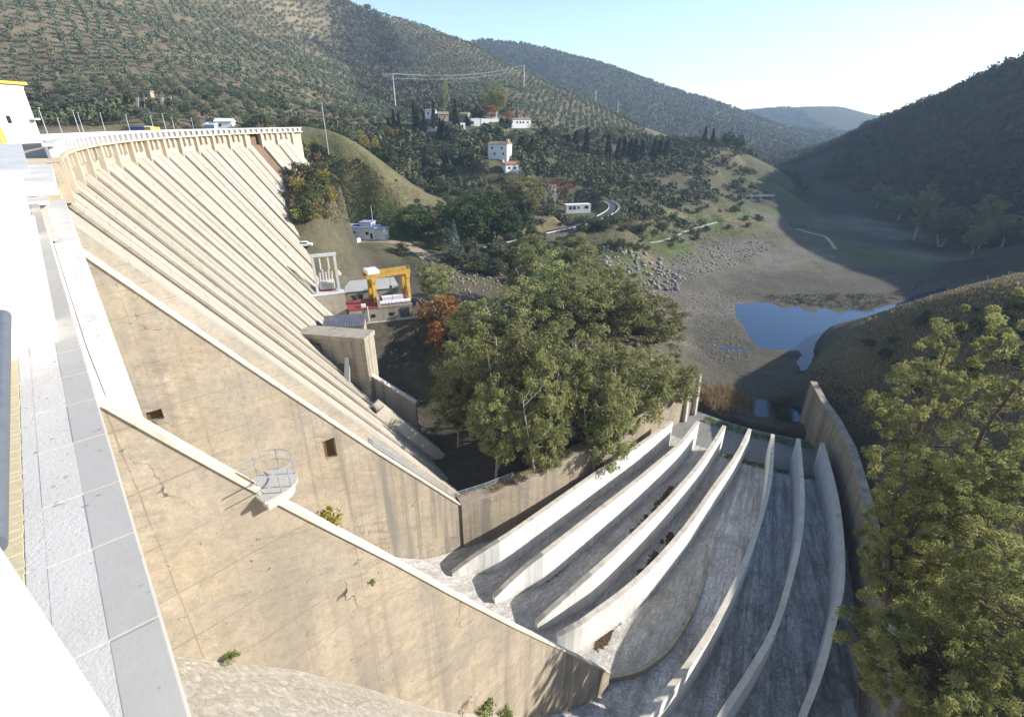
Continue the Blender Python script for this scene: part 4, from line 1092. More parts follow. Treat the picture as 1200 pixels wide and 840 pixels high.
# unit trees (heights in metres; scaled per tree)
for i in range(4): mk('eucalyptus_tree', 100 + 10 * i, 18, 4.6, 7.6, 11.2, 140, 0.85, 64, 0.62, 0.17, 'eucalyptus_leaf', 'pale_bark', 0.30, 2 if i % 2 else 1, 0.5, 0.35, 26, 0.18, 0.06)
for i in range(3): mk('olive_tree', 200 + 10 * i, 4.6, 2.3, 1.6, 3.0, 34, 0.78, 30, 0.36, 0.24, 'olive_leaf', 'bark', 0.22, 1, 0, 0.35, 5, 0.25, 0.1, tang=0.8)
for i in range(2): mk('umbrella_pine', 300 + 10 * i, 11, 4.4, 4.6, 6.3, 76, 1.3, 90, 0.5, 0.2, 'pine_leaf', 'bark', 0.3, 1, 0, 0.5, 14, 0.35, tang=0.6)
for i in range(2): mk('round_tree', 400 + 10 * i, 8, 3.3, 3.2, 4.6, 52, 1.05, 46, 0.46, 0.28, 'scrub_leaf', 'bark', 0.22, 1, 0, 0.4, 8, tang=0.8)
for i in range(2): mk('orange_tree', 500 + 10 * i, 11, 2.6, 4.6, 6.2, 52, 0.9, 40, 0.42, 0.26, 'orange_leaf', 'pale_bark', 0.16, 2, 0.1, 0.3, 16, 0.15)
for i in range(2): mk('russet_tree', 600 + 10 * i, 10, 3.6, 3.8, 6.2, 55, 1.0, 18, 0.40, 0.20, 'russet_leaf', 'pale_bark', 0.2, 2, 0, 0.3, 30, 0.2)
for i in range(2): mk('yellow_tree', 700 + 10 * i, 7, 2.3, 2.8, 4.2, 34, 0.8, 26, 0.42, 0.26, 'yellow_leaf', 'pale_bark', 0.15, 1, 0, 0.35, 10, 0.2)
for i in range(2): mk('bare_tree', 800 + 10 * i, 9, 3.0, 3.6, 5.4, 55, 0.9, 22, 0.75, 0.05, 'bare_twig', 'pale_bark', 0.18, 2, -0.5, 0.2, 45, 0.15)
for i in range(3): mk('shrub', 900 + 10 * i, 2.2, 1.5, 1.0, 1.0, 24, 0.5, 30, 0.26, 0.16, 'scrub_leaf', 'bark', 0.06, 1, 0, 0.3, 5, 0.1, tang=0.8)
mk('green_shrub', 950, 2.0, 1.3, 0.9, 1.0, 22, 0.5, 26, 0.3, 0.18, 'grass_leaf', 'bark', 0.05, 1, 0, 0.3, 5, 0.1)
mk('dry_shrub', 960, 2.0, 1.3, 0.9, 1.0, 20, 0.5, 24, 0.4, 0.10, 'dry_leaf', 'bark', 0.05, 1, -0.6, 0.3, 5, 0.1)
mk('yellow_shrub', 970, 2.0, 1.0, 0.8, 1.0, 20, 0.4, 26, 0.26, 0.16, 'yellow_leaf', 'bark', 0.05, 1, 0, 0.3, 5, 0.1)
def cyp(key, seed, h, rx, leaf, base=0.06, pw=0.75):
    rs = np.random.default_rng(seed); n = 900
    t = rs.random(n) ** 0.9; z = h * (base + (1 - base) * t); prof = np.clip(np.minimum(t * 7, 1) * (1 - t) ** pw, 0.02, 1)
    a = rs.random(n) * 2 * math.pi; rad = rx * prof * (0.55 + 0.5 * rs.random(n) ** 0.5)
    out = np.stack([np.cos(a), np.sin(a), np.full(n, 0.8)], -1)
    V = leaf_quads(np.stack([rad * np.cos(a), rad * np.sin(a), z], -1), 0.7, 0.3, rs=rs, out=out, droop=-0.4)
    cm = leaf_mesh(key + '_crown', V, rs.random(n), M[leaf])
    tm = limb_mesh(key + '_trunk', M['bark'], [((0, 0, -0.6), (0, 0, h * 0.5), 0.16, 0.1), ((0, 0, h * 0.5), (0, 0, h * 0.92), 0.1, 0.03)])
    PROTO.setdefault(key, []).append((cm, tm))
for i in range(2): cyp('cypress', 1000 + i, 12, 1.05, 'cypress_leaf')
for i in range(1): cyp('conifer', 1010 + i, 12, 2.6, 'pine_leaf', 0.04, 0.95)
cyp('pale_spruce', 1020, 12, 2.4, 'spruce_leaf', 0.03, 1.0)

TREES = {}
def plant(key, x, y, z, sc, label, group=None, cat='tree', v=None, sz=None, name=None):
    ps = PROTO[key]; cm, tm = ps[random.randrange(len(ps)) if v is None else v % len(ps)]
    root = empty(name or key, (x, y, z), random.random() * 6.28, label, cat, group)
    root.scale = (sc, sc, sz if sz else sc)
    link('trunk', tm, root); link('crown', cm, root)
    TREES.setdefault(key, []).append(root)
    return root
HREF = {'eucalyptus_tree': 18.6, 'olive_tree': 4.8, 'umbrella_pine': 11.4, 'round_tree': 8.2, 'orange_tree': 11, 'russet_tree': 10.2, 'yellow_tree': 7.2, 'bare_tree': 9.2, 'cypress': 12, 'conifer': 12, 'pale_spruce': 12, 'shrub': 2.2, 'green_shrub': 2.0, 'dry_shrub': 2.0, 'yellow_shrub': 2.0}
WREF = {'eucalyptus_tree': 5.2, 'olive_tree': 2.5, 'umbrella_pine': 5.0, 'round_tree': 3.6, 'orange_tree': 2.9, 'russet_tree': 3.9, 'yellow_tree': 2.5, 'bare_tree': 3.2, 'cypress': 1.0, 'conifer': 2.4, 'pale_spruce': 2.2, 'shrub': 1.7, 'green_shrub': 1.5, 'dry_shrub': 1.5, 'yellow_shrub': 1.3}
def plant_img(key, px, py_top, Y, width_px, label, group=None, cat='tree', v=None, zb=None, name=None):
    """tree whose top is seen at (px, py_top), standing on the ground at distance Y"""
    top = at(px, py_top, Y=Y); z = g1(top[0], top[1]) if zb is None else zb
    h = max(1.5, top[2] - z); depth = Y * CP - top[2] * SP
    w = width_px / FPX * depth / 2
    sc = w / WREF[key]
    return plant(key, top[0], Y, z, sc, label, group, cat, v, h / HREF[key], name)
ORD = ['first', 'second', 'third', 'fourth', 'fifth', 'sixth', 'seventh', 'eighth', 'ninth', 'tenth', 'eleventh', 'twelfth', 'thirteenth', 'fourteenth', 'fifteenth', 'sixteenth', 'seventeenth', 'eighteenth', 'nineteenth', 'twentieth']
def by_left(lst, i): return ORD[sorted(range(len(lst)), key=lambda j: lst[j][0]).index(i)]
EG = 'eucalyptus trees growing beside the spillway'
ELAB = 'tall olive-green eucalyptus in the dense grove beside the chute'
GROVE = [(548,392,90,100),(598,372,88,110),(655,385,84,112),(708,392,88,112),(757,405,97,104),(790,418,107,84),(560,350,108,92),(618,330,110,108),(676,318,114,112),(736,322,118,112),(772,352,122,92),
                        (640,420,77,82),(580,440,76,80),(715,440,84,80),(532,440,86,64),(650,300,128,100),(708,305,130,95)]
for i, (px, py, Y, w) in enumerate(GROVE):
    row = 'front row' if Y < 90 else ('middle' if Y < 112 else 'back')
    same = [q for q in GROVE if (q[2] < 90) == (Y < 90) and (q[2] < 112) == (Y < 112)]
    plant_img('eucalyptus_tree', px, py, Y, w, by_left(same, same.index((px, py, Y, w))) + ' eucalyptus from the left in the ' + row + ' of the grove beside the chute', EG, v=i)
for i, (px, py, Y, w, lab) in enumerate([(620,277,150,66,'dull olive round-crowned eucalyptus at the back left of the grove'), (676,277,155,84,'dull olive round-crowned eucalyptus at the back of the grove by the road')]):
    plant_img('eucalyptus_tree', px, py, Y, w, lab, None, v=i + 2)
plant_img('orange_tree', 522, 342, 124, 62, 'orange autumn poplar at the left edge of the eucalyptus grove')
plant_img('orange_tree', 510, 372, 118, 30, 'small orange autumn tree below the taller orange poplar', v=1)
plant_img('eucalyptus_tree', 508, 303, 138, 52, 'brownish thin-leaved tree behind the orange poplar', v=1)
plant_img('russet_tree', 650, 208, 300, 50, 'rust-red bare-branched tree beside the long white wall of the roadside house')
plant_img('bare_tree', 632, 225, 292, 28, 'grey leafless tree in front of the small white roadside house')
plant_img('eucalyptus_tree', 616, 204, 250, 54, 'big rounded yellow-green tree standing by the road above the grove', v=0)
plant_img('conifer', 612, 238, 236, 36, 'dark pointed tree just below the big rounded roadside tree')
for i, (px, py, Y, w, lab) in enumerate([(484,238,205,50,'bright green umbrella pine right of the long blue-roofed house'), (510,238,208,46,'second bright umbrella pine behind the pale spruce'), (548,228,214,72,'wide dark umbrella pine between the spruce and the roadside tree'),
                        (582,224,226,60,'dark umbrella pine above the road left of the rounded tree'), (598,250,222,30,'small dark pine at the road edge')]):
    plant_img('umbrella_pine', px, py, Y, w, lab, 'umbrella pines by the powerhouse road', v=i)
plant_img('pale_spruce', 531, 258, 190, 20, 'pale blue-green spruce standing in front of the dark pines')
plant_img('umbrella_pine', 447, 165, 262, 32, 'round green pine on the ridge behind the grassy spur')
plant_img('round_tree', 362, 180, 196, 22, 'yellow-green round tree on the spur below the dam end')
YEL = [(425,158,300,16),(412,165,292,14),(438,160,296,14),(418,150,310,18),(456,148,330,14),(404,156,300,16)]
for i, (px, py, Y, w) in enumerate(YEL):
    plant_img('yellow_tree', px, py, Y, w, by_left(YEL, i) + ' golden autumn tree from the left behind the grassy spur', 'yellow autumn trees behind the spur', v=i)
plant_img('yellow_tree', 720, 152, 470, 12, 'lone yellow tree on the slope right of the long white house')
plant_img('orange_tree', 575, 121, 392, 18, 'orange tree among the white houses at the top of the village')
plant_img('orange_tree', 596, 128, 398, 13, 'smaller orange tree left of the long white house', v=1)
plant_img('eucalyptus_tree', 580, 96, 405, 38, 'tall dark round tree above the village houses', v=0)
plant_img('eucalyptus_tree', 520, 94, 430, 14, 'small pale tree on the shaded hill above the cypresses', v=2)
plant_img('round_tree', 430, 4, 985, 11, 'single tree standing on the skyline of the hill')
CG = 'cypresses on the village slope'
CYA = [(460,128,345,30),(466,132,345,28),(484,118,350,40),(489,130,348,34),(507,118,352,48),(515,138,340,38),(519,140,340,34),(524,148,335,26),(533,117,362,40),(537,140,352,24),(547,136,368,22),(552,140,370,18),
              (496,132,345,30),(455,138,340,26),(572,152,352,26),(588,138,384,22),(594,140,380,20),(497,185,300,20)]
for i, (px, py, Y, h) in enumerate(CYA):
    plant_img('cypress', px, py, Y, 7, by_left(CYA, i) + ' thin dark cypress from the left on the terraced village slope', CG, v=i)
CYB = [(688,150,395),(675,154,392),(666,158,385),(714,158,405),(726,162,410),(733,160,415),(740,163,418),(746,164,420),(754,164,424),(768,163,430),(775,164,432),(782,165,436)]
for i, (px, py, Y) in enumerate(CYB):
    plant_img('cypress', px, py, Y, 10, by_left(CYB, i) + ' dark cypress from the left in the row below the olive hill', 'row of cypresses below the olive hill', v=i)
CYC = [(828,148,470),(837,150,472)]
for i, (px, py, Y) in enumerate(CYC):
    plant_img('cypress', px, py, Y, 6, by_left(CYC, i) + ' of the two black cypresses on top of the rocky knoll', 'pair of cypresses on the knoll', v=i)
for i, (px, py, Y, w, lab) in enumerate([(856,153,475,18,'bushy green pine right of the two knoll cypresses'), (869,157,478,14,'smaller green pine at the right end of the knoll top')]):
    plant_img('umbrella_pine', px, py, Y, w, lab, v=i)
for i, (px, py, Y, w, lab) in enumerate([(612,160,335,26,'dark conifer below the long white house'),(624,162,332,24,'second dark conifer below the long white house'),(585,150,345,16,'dark conifer left of the long white house'),(640,150,390,24,'dark conifer right of the long white house')]):
    plant_img('conifer', px, py, Y, w, lab)
RND = [(500,168,316,20),(530,172,312,22),(545,178,308,26),(510,195,292,24),(480,170,320,22),(640,182,345,22),(655,190,330,18),(668,165,380,18),(680,148,420,16),(650,148,410,16)]
for i, (px, py, Y, w) in enumerate(RND):
    plant_img('round_tree', px, py, Y, w, by_left(RND, i) + ' rounded dark green tree from the left on the village slope', 'rounded trees on the village slope', v=i)
LFL = [(520,232,262,26),(600,218,285,20),(530,215,275,22),(660,212,312,16),(700,212,330,22),(718,208,345,24),(740,205,360,20),(545,222,268,20)]
for i, (px, py, Y, w) in enumerate(LFL):
    plant_img('bare_tree', px, py, Y, w, by_left(LFL, i) + ' leafless grey-brown tree from the left below the village', 'leafless trees on the lower village slope', v=i)
plant_img('green_shrub', 886, 222, 402, 16, 'bright green bush beside the little bridge', cat='bush')
# slender pale trunks in the shaded forest by the river
RIV = [(1153,262,272,34),(1095,215,330,34),(1170,230,300,46),(1120,240,310,40),(1190,250,280,50),(1060,225,380,30),(1035,215,420,26)]
for i, (px, py, Y, w) in enumerate(RIV):
    plant_img('eucalyptus_tree', px, py, Y, w, by_left(RIV, i) + ' dark riverside tree from the left at the foot of the shaded hill', 'riverside trees at the foot of the shaded hill', v=i)

# ---- the big near trees at the right
def near_tree(seed, h, rx, rz, zc, nc, cr, per, L, Wd, loc, label, r=0.42):
    cl = clumps(nc, rx, rz, zc, seed, 0.4)
    cm = crown('near_crown', cl, cr, per, L, Wd, M['eucalyptus_leaf_near'], seed + 1, 0.45)
    tm = limb_mesh('near_trunk', M['bark'], trunk_segs(h * 0.92, r, cl[:60], seed + 2, 0.05, 2, 0.22), 8)
    root = empty('eucalyptus_tree', loc, 0, label, 'tree', 'big eucalyptus trees on the right bank')
    link('trunk', tm, root); link('crown', cm, root)
def near_at(px, py_top, Y, w, seed, nc, label, zb=-52):
    top = at(px, py_top, Y=Y); h = top[2] - zb; depth = Y * CP - top[2] * SP; rx = w / FPX * depth / 2
    near_tree(seed, h, rx, h * 0.40, h * 0.60, int(nc * 2.2), 0.62, 130, 0.42, 0.10, (top[0], Y, zb), label)
near_at(1222, 345, 42, 250, 31, 190, 'tallest yellow-green eucalyptus at the right edge of the picture')
near_at(1138, 505, 38, 140, 41, 100, 'middle eucalyptus overhanging the right-hand retaining wall')
near_at(1105, 735, 29, 185, 51, 110, 'lowest nearest eucalyptus crown in the bottom right corner', -50)
near_at(1205, 640, 30, 150, 61, 100, 'eucalyptus crown right of the forked trunk in the bottom right', -50)
near_at(1072, 640, 40, 80, 71, 60, 'small leafy eucalyptus crown reaching over the dark channel')

# ---- scattered olives, scrub and far woods
def ident(x, y):
    x = x + vnoise(x, y, 40) * 22; y = y + vnoise(y, x, 41) * 22
    out = np.empty(len(x), int)
    for a in range(0, len(x), 20000):
        d2 = (x[a:a + 20000, None] - SA[None, :, 0]) ** 2 + (y[a:a + 20000, None] - SA[None, :, 1]) ** 2
        out[a:a + 20000] = d2.argmin(1)
    return VEG[out]
def grid_pts(x0, x1, y0, y1, step, ang, jit):
    n = int(max(x1 - x0, y1 - y0) * 0.8 / step)
    a, b = np.meshgrid(np.arange(-n, n + 1) * step, np.arange(-n, n + 1) * step)
    a = a.ravel() + rng.normal(size=a.size) * jit; b = b.ravel() + rng.normal(size=b.size) * jit
    ca, sa = math.cos(ang), math.sin(ang); cx, cy = (x0 + x1) / 2, (y0 + y1) / 2
    x = cx + a * ca - b * sa; y = cy + a * sa + b * ca
    m = (x > x0) & (x < x1) & (y > y0) & (y < y1)
    return x[m], y[m]
def clear(x, y):
    ok = np.ones(len(x), bool)
    for cx, cy, r in KEEP: ok &= (x - cx) ** 2 + (y - cy) ** 2 > r * r
    r, k = rk_of(x, y); ok &= ~((r > 40) & (r < 185) & (k > -16.5) & (k < 14))
    return ok
def in_view(x, y, z, m=60):
    px, py, dep = project(x, y, z); return (dep > 5) & (px > -m) & (px < W0 + m) & (py > -m) & (py < H0 + m)
def scatter(step, ang, jit, box, kinds):
    x, y = grid_pts(*box, step, ang, jit)
    z = gz(x, y); ok = in_view(x, y, z); x, y, z = x[ok], y[ok], z[ok]
    ok = np.isin(ident(x, y), kinds) & clear(x, y); x, y, z = x[ok], y[ok], z[ok]
    ok = visible(x, y, z + 4); return x[ok], y[ok], z[ok]
def mass(name, x, y, z, hh, ww, per, q, mat, label, stem=True):
    """many small crowns joined into one countless mass"""
    n = len(x); idx = np.repeat(np.arange(n), per); N = len(idx)
    off = rng.normal(size=(N, 3)); off /= np.linalg.norm(off, axis=1, keepdims=True)
    rad = (0.62 + 0.38 * rng.random((N, 1))) * (0.85 + 0.3 * np.sin(off[:, :1] * 5 + idx[:, None] * 1.7))
    hh = np.broadcast_to(hh, (n,))[idx][:, None]; ww = np.broadcast_to(ww, (n,))[idx][:, None]
    C = np.stack([x, y, z], -1)[idx] + off * rad * np.c_[ww, ww, hh * 0.45] + np.c_[np.zeros(N), np.zeros(N), hh[:, 0] * 0.55]
    V = leaf_quads(C, q * ww * 1.25, q * ww * 0.95, out=off, tang=0.8)
    tint = np.clip(rng.random(n)[idx] * 0.65 + rng.random(N) * 0.35, 0, 1)
    o = link(name, leaf_mesh(name, V, tint, mat)); tag(o, label, kind='stuff'); return o
# ------------------------------------------------------------------ buildings, tracks, masts
def depth_of(p): return p[1] * CP - p[2] * SP
def house(px, py, Y, wpx, hpx, yaw, dep, label, roof='flat', wall='white_render', roofm='terracotta_tile', wins=(), doors=(), chimney=None, rise=None, over=0.35, cat='house', name='house', back=3.0, zoff=0.0):
    """px,py = middle of the foot of the front wall; front faces the camera, turned by yaw (deg, + towards the right)"""
    p = at(px, py, Y=Y); s = depth_of(p) / FPX
    w = wpx * s; h = hpx * s * 1.03; z = p[2] + zoff
    root = empty(name, (p[0], p[1], z), R(yaw), label, cat)
    KEEP.append((p[0], p[1] + dep * 0.4, max(w, dep) * 0.62)); KEEP.append((p[0], p[1] - 7, w * 0.55 + 1.5)); KEEP.append((p[0], p[1] - 14, w * 0.4 + 1))
    m = MB(); m.box(-w / 2, w / 2, 0, dep, -back, h); m.build('wall', M[wall], root, local=True)
    if roof == 'flat':
        m = MB(); m.box(-w / 2 - over, w / 2 + over, -over, dep + over, h + 0.003, h + 0.28); rf = m.build('roof', M[roofm], root, local=True)
    elif roof == 'parapet':
        m = MB(); m.box(-w / 2 - .06, w / 2 + .06, -.06, dep + .06, h - 0.25, h + 0.12); rf = m.build('roof', M[roofm], root, local=True)
    else:
        rs_ = rise or dep * 0.24; m = MB()
        if roof == 'gable':
            a, b = -w / 2 - over, w / 2 + over
            m.add([(a, -over, h - 0.12), (b, -over, h - 0.12), (b, dep + over, h - 0.12), (a, dep + over, h - 0.12), (a, dep / 2, h + rs_), (b, dep / 2, h + rs_),
                   (a, -over, h + 0.05), (b, -over, h + 0.05), (b, dep + over, h + 0.05), (a, dep + over, h + 0.05)],
                  [(0, 3, 2, 1), (0, 1, 7, 6), (2, 3, 9, 8), (6, 7, 5, 4), (8, 9, 4, 5), (1, 2, 8, 5, 7), (3, 0, 6, 4, 9)])
        else:                                  # hip
            a, b = -w / 2 - over, w / 2 + over; q = min(dep * 0.5, w * 0.4)
            m.add([(a, -over, h - .02), (b, -over, h - .02), (b, dep + over, h - .02), (a, dep + over, h - .02), (a + q, dep / 2, h + rs_), (b - q, dep / 2, h + rs_)],
                  [(0, 3, 2, 1), (0, 1, 5, 4), (1, 2, 5), (2, 3, 4, 5), (3, 0, 4)])
        rf = m.build('roof', M[roofm], root, local=True)
    for (fx, fz, ww, wh) in wins:             # fractions of the front, metres
        cx = (fx - 0.5) * w; cz = fz * h
        m = MB(); m.box(cx - ww / 2 - .08, cx + ww / 2 + .08, -0.05, 0.05, cz - wh / 2 - .08, cz + wh / 2 + .08); f = m.build('window', M['ledge_concrete'], root, local=True)
        m = MB(); m.box(cx - ww / 2, cx + ww / 2, -0.07, 0.03, cz - wh / 2, cz + wh / 2); m.build('pane', M['glass_dark'], f, local=True)
    for (fx, ww, wh) in doors:
        cx = (fx - 0.5) * w
        m = MB(); m.box(cx - ww / 2, cx + ww / 2, -0.06, 0.05, -0.02, wh); m.build('door', M['dark_opening'], root, local=True)
    if chimney is not None:
        cx = (chimney - 0.5) * w; m = MB(); m.box(cx - .35, cx + .35, dep * .35, dep * .35 + .7, h, h + dep * 0.24 + 0.9); m.build('chimney', M['white_render'], root, local=True)
    return root, w, h, s
# long blue-roofed house on the terrace below the spur
hs, w, h, s = house(415, 279, 200, 50, 11.5, -10, 7, 'long low white house with blue-grey roofs below the grassy spur', 'flat', 'white_render', 'blue_roof', wins=[(.40, .55, 1.2, .8), (.52, .55, 1.2, .8), (.84, .5, 1.3, 1.1)], doors=[(.08, 1.0, 2.2), (.94, .9, 2.1)])
m = MB(); m.box(w * .12, w * .40, 2, 6.5, h + .28, h + 1.7); m.build('upper_block', M['white_render'], hs, local=True)
m = MB(); m.box(w * .10, w * .42, 1.7, 6.8, h + 1.703, h + 1.95); m.build('upper_roof', M['blue_roof'], hs, local=True)
m = MB(); m.box(w * .502, w * .72, 1.0, 6.0, -3, h * .85); m.build('wing', M['white_render'], hs, local=True)
m = MB(); m.box(w * .502, w * .74, .6, 6.4, h * .853, h * .92); m.build('wing_roof', M['blue_roof'], hs, local=True)
m = MB(); m.box(-w * .05, w * .14, 2.4, 5.5, h + .283, h + .42); m.build('solar_panel', M['blue_paint'], hs, local=True)
p = at(411, 281, Y=196); bt = empty('water_tank', p, R(-10), 'low white tank with a bright blue cover in front of the long house', 'tank')
m = MB(); m.box(-3.4, 3.4, -1.4, 1.4, -1.5, .7); m.build('wall', M['white_render'], bt, local=True)
m = MB(); m.box(-3.1, 3.1, -1.2, 1.2, .703, .9); m.build('cover', M['blue_paint'], bt, local=True)
KEEP.append((p[0], p[1], 5)); KEEP.append((p[0] - 12, p[1], 7)); KEEP.append((p[0] + 8, p[1] - 6, 8))
house(378, 277, 206, 8, 7, -10, 3, 'small grey shed left of the long blue-roofed house', 'flat', 'ledge_concrete', 'brown_tile', doors=[(.5, .9, 1.9)], name='shed', cat='shed')
# village
house(583, 184, 300, 24, 13.2, -22, 7, 'two-storey blue-shaded white house with brown tiled roof in the middle of the slope', 'gable', 'white_render', 'brown_tile', wins=[(.22, .7, .9, 1.2), (.72, .7, .9, 1.2), (.35, .25, .9, 1.2), (.8, .25, .9, 1.2)], chimney=.97, rise=1.4)
hh_, w, h, s = house(611, 148, 400, 25, 7, 26, 8, 'long white house with four dark windows high in the village', 'gable', 'white_render', 'brown_tile', wins=[(.28, .55, 1.1, 1.3), (.45, .55, 1.1, 1.3), (.6, .55, 1.1, 1.3), (.84, .55, 1.1, 1.3)], rise=1.0)
m = MB(); m.box(-w / 2 - 5.5, -w / 2 - .02, 2.5, 8, -4, h - .5); m.build('wing', M['white_render'], hh_, local=True)
m = MB(); m.tube((0, 4, h), (0, 4, h + 3.6), .07); m.tube((-1.6, 4, h + 2.6), (1.6, 4, h + 2.6), .05); m.build('antenna', M['white_metal'], hh_, local=True)
house(600, 201, 288, 16, 7.5, 24, 6, 'small white house with red tiled roof and two windows below the two-storey house', 'gable', 'white_render', 'terracotta_tile', wins=[(.3, .5, 1.2, 1.1), (.75, .5, 1.2, 1.1)], chimney=-.05, rise=1.3)
house(678, 247, 288, 30, 6.5, 12, 5, 'long low white roadside building with four dark openings', 'parapet', 'white_render', 'white_render', wins=[(.17, .5, 1.4, 1.7), (.33, .5, 1.4, 1.7), (.5, .5, 1.1, 1.2), (.82, .55, 2.0, 1.5)])
house(645, 231, 300, 15, 10, 15, 6, 'white gabled house half hidden behind leafless roadside trees', 'gable', 'white_render', 'brown_tile', wins=[(.3, .6, .9, 1.1), (.7, .6, .9, 1.1)], rise=1.4)
house(503, 138, 365, 10, 7, -15, 6, 'pale white house between the tall cypresses', 'gable', 'white_render', 'brown_tile', wins=[(.4, .6, 1, 1.2)], rise=1.2)
house(520, 141, 365, 12, 6, 20, 6, 'tan-roofed cottage between two tall cypresses', 'gable', 'stone_masonry', 'brown_tile', wins=[(.6, .5, 1, 1)], rise=1.6)
house(543, 142, 372, 11, 7, -12, 6, 'grey stone house right of the tallest cypress', 'gable', 'stone_masonry', 'brown_tile', wins=[(.3, .6, .9, 1), (.7, .6, .9, 1)], rise=1.3)
house(541, 151, 362, 9, 6, 20, 5, 'small bright white house with an arched dark door', 'parapet', 'white_render', 'white_render', doors=[(.6, 1.4, 2.2)])
house(557, 147, 370, 12, 7, 20, 5, 'stepped white house left of the white garden wall', 'parapet', 'white_render', 'white_render', wins=[(.3, .5, .9, 1)])
house(574, 143, 385, 22, 3.2, 22, 1.0, 'long white garden wall below the orange tree', 'parapet', 'white_render', 'white_render', name='garden_wall', cat='wall')
house(504, 153, 352, 12, 3, -15, 4, 'low blue-white shed at the foot of the cypresses', 'flat', 'white_render', 'blue_roof', name='shed', cat='shed')
house(578, 137, 392, 10, 5, 20, 5, 'white house front under the orange tree', 'parapet', 'white_render', 'white_render', doors=[(.3, 1, 2), (.7, 1, 2)])
# far bank beside the crest
hb, w, h, s = house(163, 154, 215, 15, 4.5, -6, 5, 'dark blue container hut with a cream end on the bank behind the crest', 'flat', 'blue_paint', 'blue_roof', name='hut', cat='hut')
m = MB(); m.box(w / 2 + .01, w / 2 + 2.6, 0, 5, -3, h * .95); m.build('end_room', M['ochre_render'], hb, local=True)
house(263, 151, 232, 18, 7.5, 14, 6, 'white house on the bank just behind the far crest', 'gable', 'white_render', 'white_metal', wins=[(.3, .5, 1, 1)], rise=1.2)
house(246, 152, 230, 13, 5, -10, 5, 'blue-walled shed left of the white house behind the crest', 'gable', 'blue_roof', 'white_metal', name='shed', cat='shed', rise=1.0)
# gatehouse on the crest at the left edge
gh, w, h, s = house(-21, 156, 74, 40, 50, -4, 6, 'white gatehouse with ochre corner and ochre cornice at the left edge', 'parapet', 'white_render', 'white_render', wins=[(.5, .45, .8, 1.6)], name='gatehouse', cat='gatehouse')
m = MB(); m.box(w / 2 - .75, w / 2 + .08, -.08, .7, -3, h + .1); m.build('corner_pier', M['ochre_render'], gh, local=True)
m = MB(); m.box(-w / 2 - .5, w / 2 + .45, -.5, 6.4, h + .123, h + .45); m.build('cornice', M['ochre_render'], gh, local=True)
m = MB(); m.box(w / 2 - .05, w / 2 + .04, 1.9, 2.5, h * .2, h * .36); m.build('window', M['glass_dark'], gh, local=True)
m = MB(); m.box(w / 2, w / 2 + .9, 5.2, 6.0, h * .27, h * .31); m.build('lamp_arm', M['white_metal'], gh, local=True)
# ruin
p = hit(181, 127, 120); s = depth_of(p) / FPX
ru = empty('ruin', p, R(4), 'roofless tan stone ruin with sloping buttresses on the olive hillside', 'ruin'); KEEP.append((p.x, p.y, 16 * s * 1.3)); KEEP.append((p.x, p.y - 8, 20 * s))
W_, H_ = 38 * s, 17 * s
m = MB(); m.box(-W_ / 2, W_ / 2, 1.5, 2.6, -4, H_ * .62); m.build('wall', M['stone_masonry'], ru, local=True)
for i in range(5):
    x0 = -W_ / 2 + i * W_ / 4.15
    m = MB(); m.hexa([(x0, -3.2, -4), (x0 + 1.1, -3.2, -4), (x0 + 1.1, 1.6, -4), (x0, 1.6, -4), (x0, .9, H_ * .66), (x0 + 1.1, .9, H_ * .66), (x0 + 1.1, 1.6, H_ * .66), (x0, 1.6, H_ * .66)]); m.build('buttress', M['stone_masonry'], ru, local=True)
    if i < 4:
        m = MB(); m.box(x0 + 1.6, x0 + W_ / 4.15 - .6, 1.42, 1.6, -1, H_ * .42); m.build('doorway', M['dark_opening'], ru, local=True)
for (a, b, c) in ((-.48, -.40, 1.0), (-.30, -.24, .95), (-.12, -.06, 1.0)):
    m = MB(); m.box(W_ * a, W_ * b, 1.5, 4.5, H_ * .62, H_ * c); m.build('pillar', M['stone_masonry'], ru, local=True)
m = MB(); m.box(-W_ * .5, -W_ * .04, 1.5, 4.5, H_ * 1.003, H_ * 1.07); m.build('lintel', M['stone_masonry'], ru, local=True)

# ---- tracks
def ribbon(name, C, width, mat, label, lift=0.0, skirt=1.5):
    n = len(C); m = MB(); vs = []; fs = []
    for i, c in enumerate(C):
        d = C[min(i + 1, n - 1)] - C[max(i - 1, 0)]; L = math.hypot(d[0], d[1]) + 1e-6; sx, sy = -d[1] / L, d[0] / L
        z = c[2] + lift
        vs += [(c[0] + sx * width / 2, c[1] + sy * width / 2, z), (c[0] - sx * width / 2, c[1] - sy * width / 2, z), (c[0] + sx * (width / 2 + .4), c[1] + sy * (width / 2 + .4), z - skirt), (c[0] - sx * (width / 2 + .4), c[1] - sy * (width / 2 + .4), z - skirt)]
        KEEP.append((c[0], c[1], width * 0.6 + 1.2))
    for i in range(n - 1):
        k = 4 * i; fs += [(k, k + 1, k + 5, k + 4), (k + 2, k, k + 4, k + 6), (k + 1, k + 3, k + 7, k + 5)]
    m.add(vs, fs); tag(m.build(name, mat, smooth=False), label, kind='structure'); return vs
rv = ribbon('road', ROAD, 5.5, M['asphalt'], 'narrow valley road curving up past the white roadside building')
ribbon('path', PATHA, 1.7, M['pale_track'], 'pale concrete path along the lower terrace', -0.1)
ribbon('path', PATHB, 1.8, M['pale_track'], 'short pale concrete strip in the dry river bed', 0.05)
ribbon('lane', LANE, 5.0, M['dirt_track'], 'pale dirt yard and lane in front of the long house', -0.12)
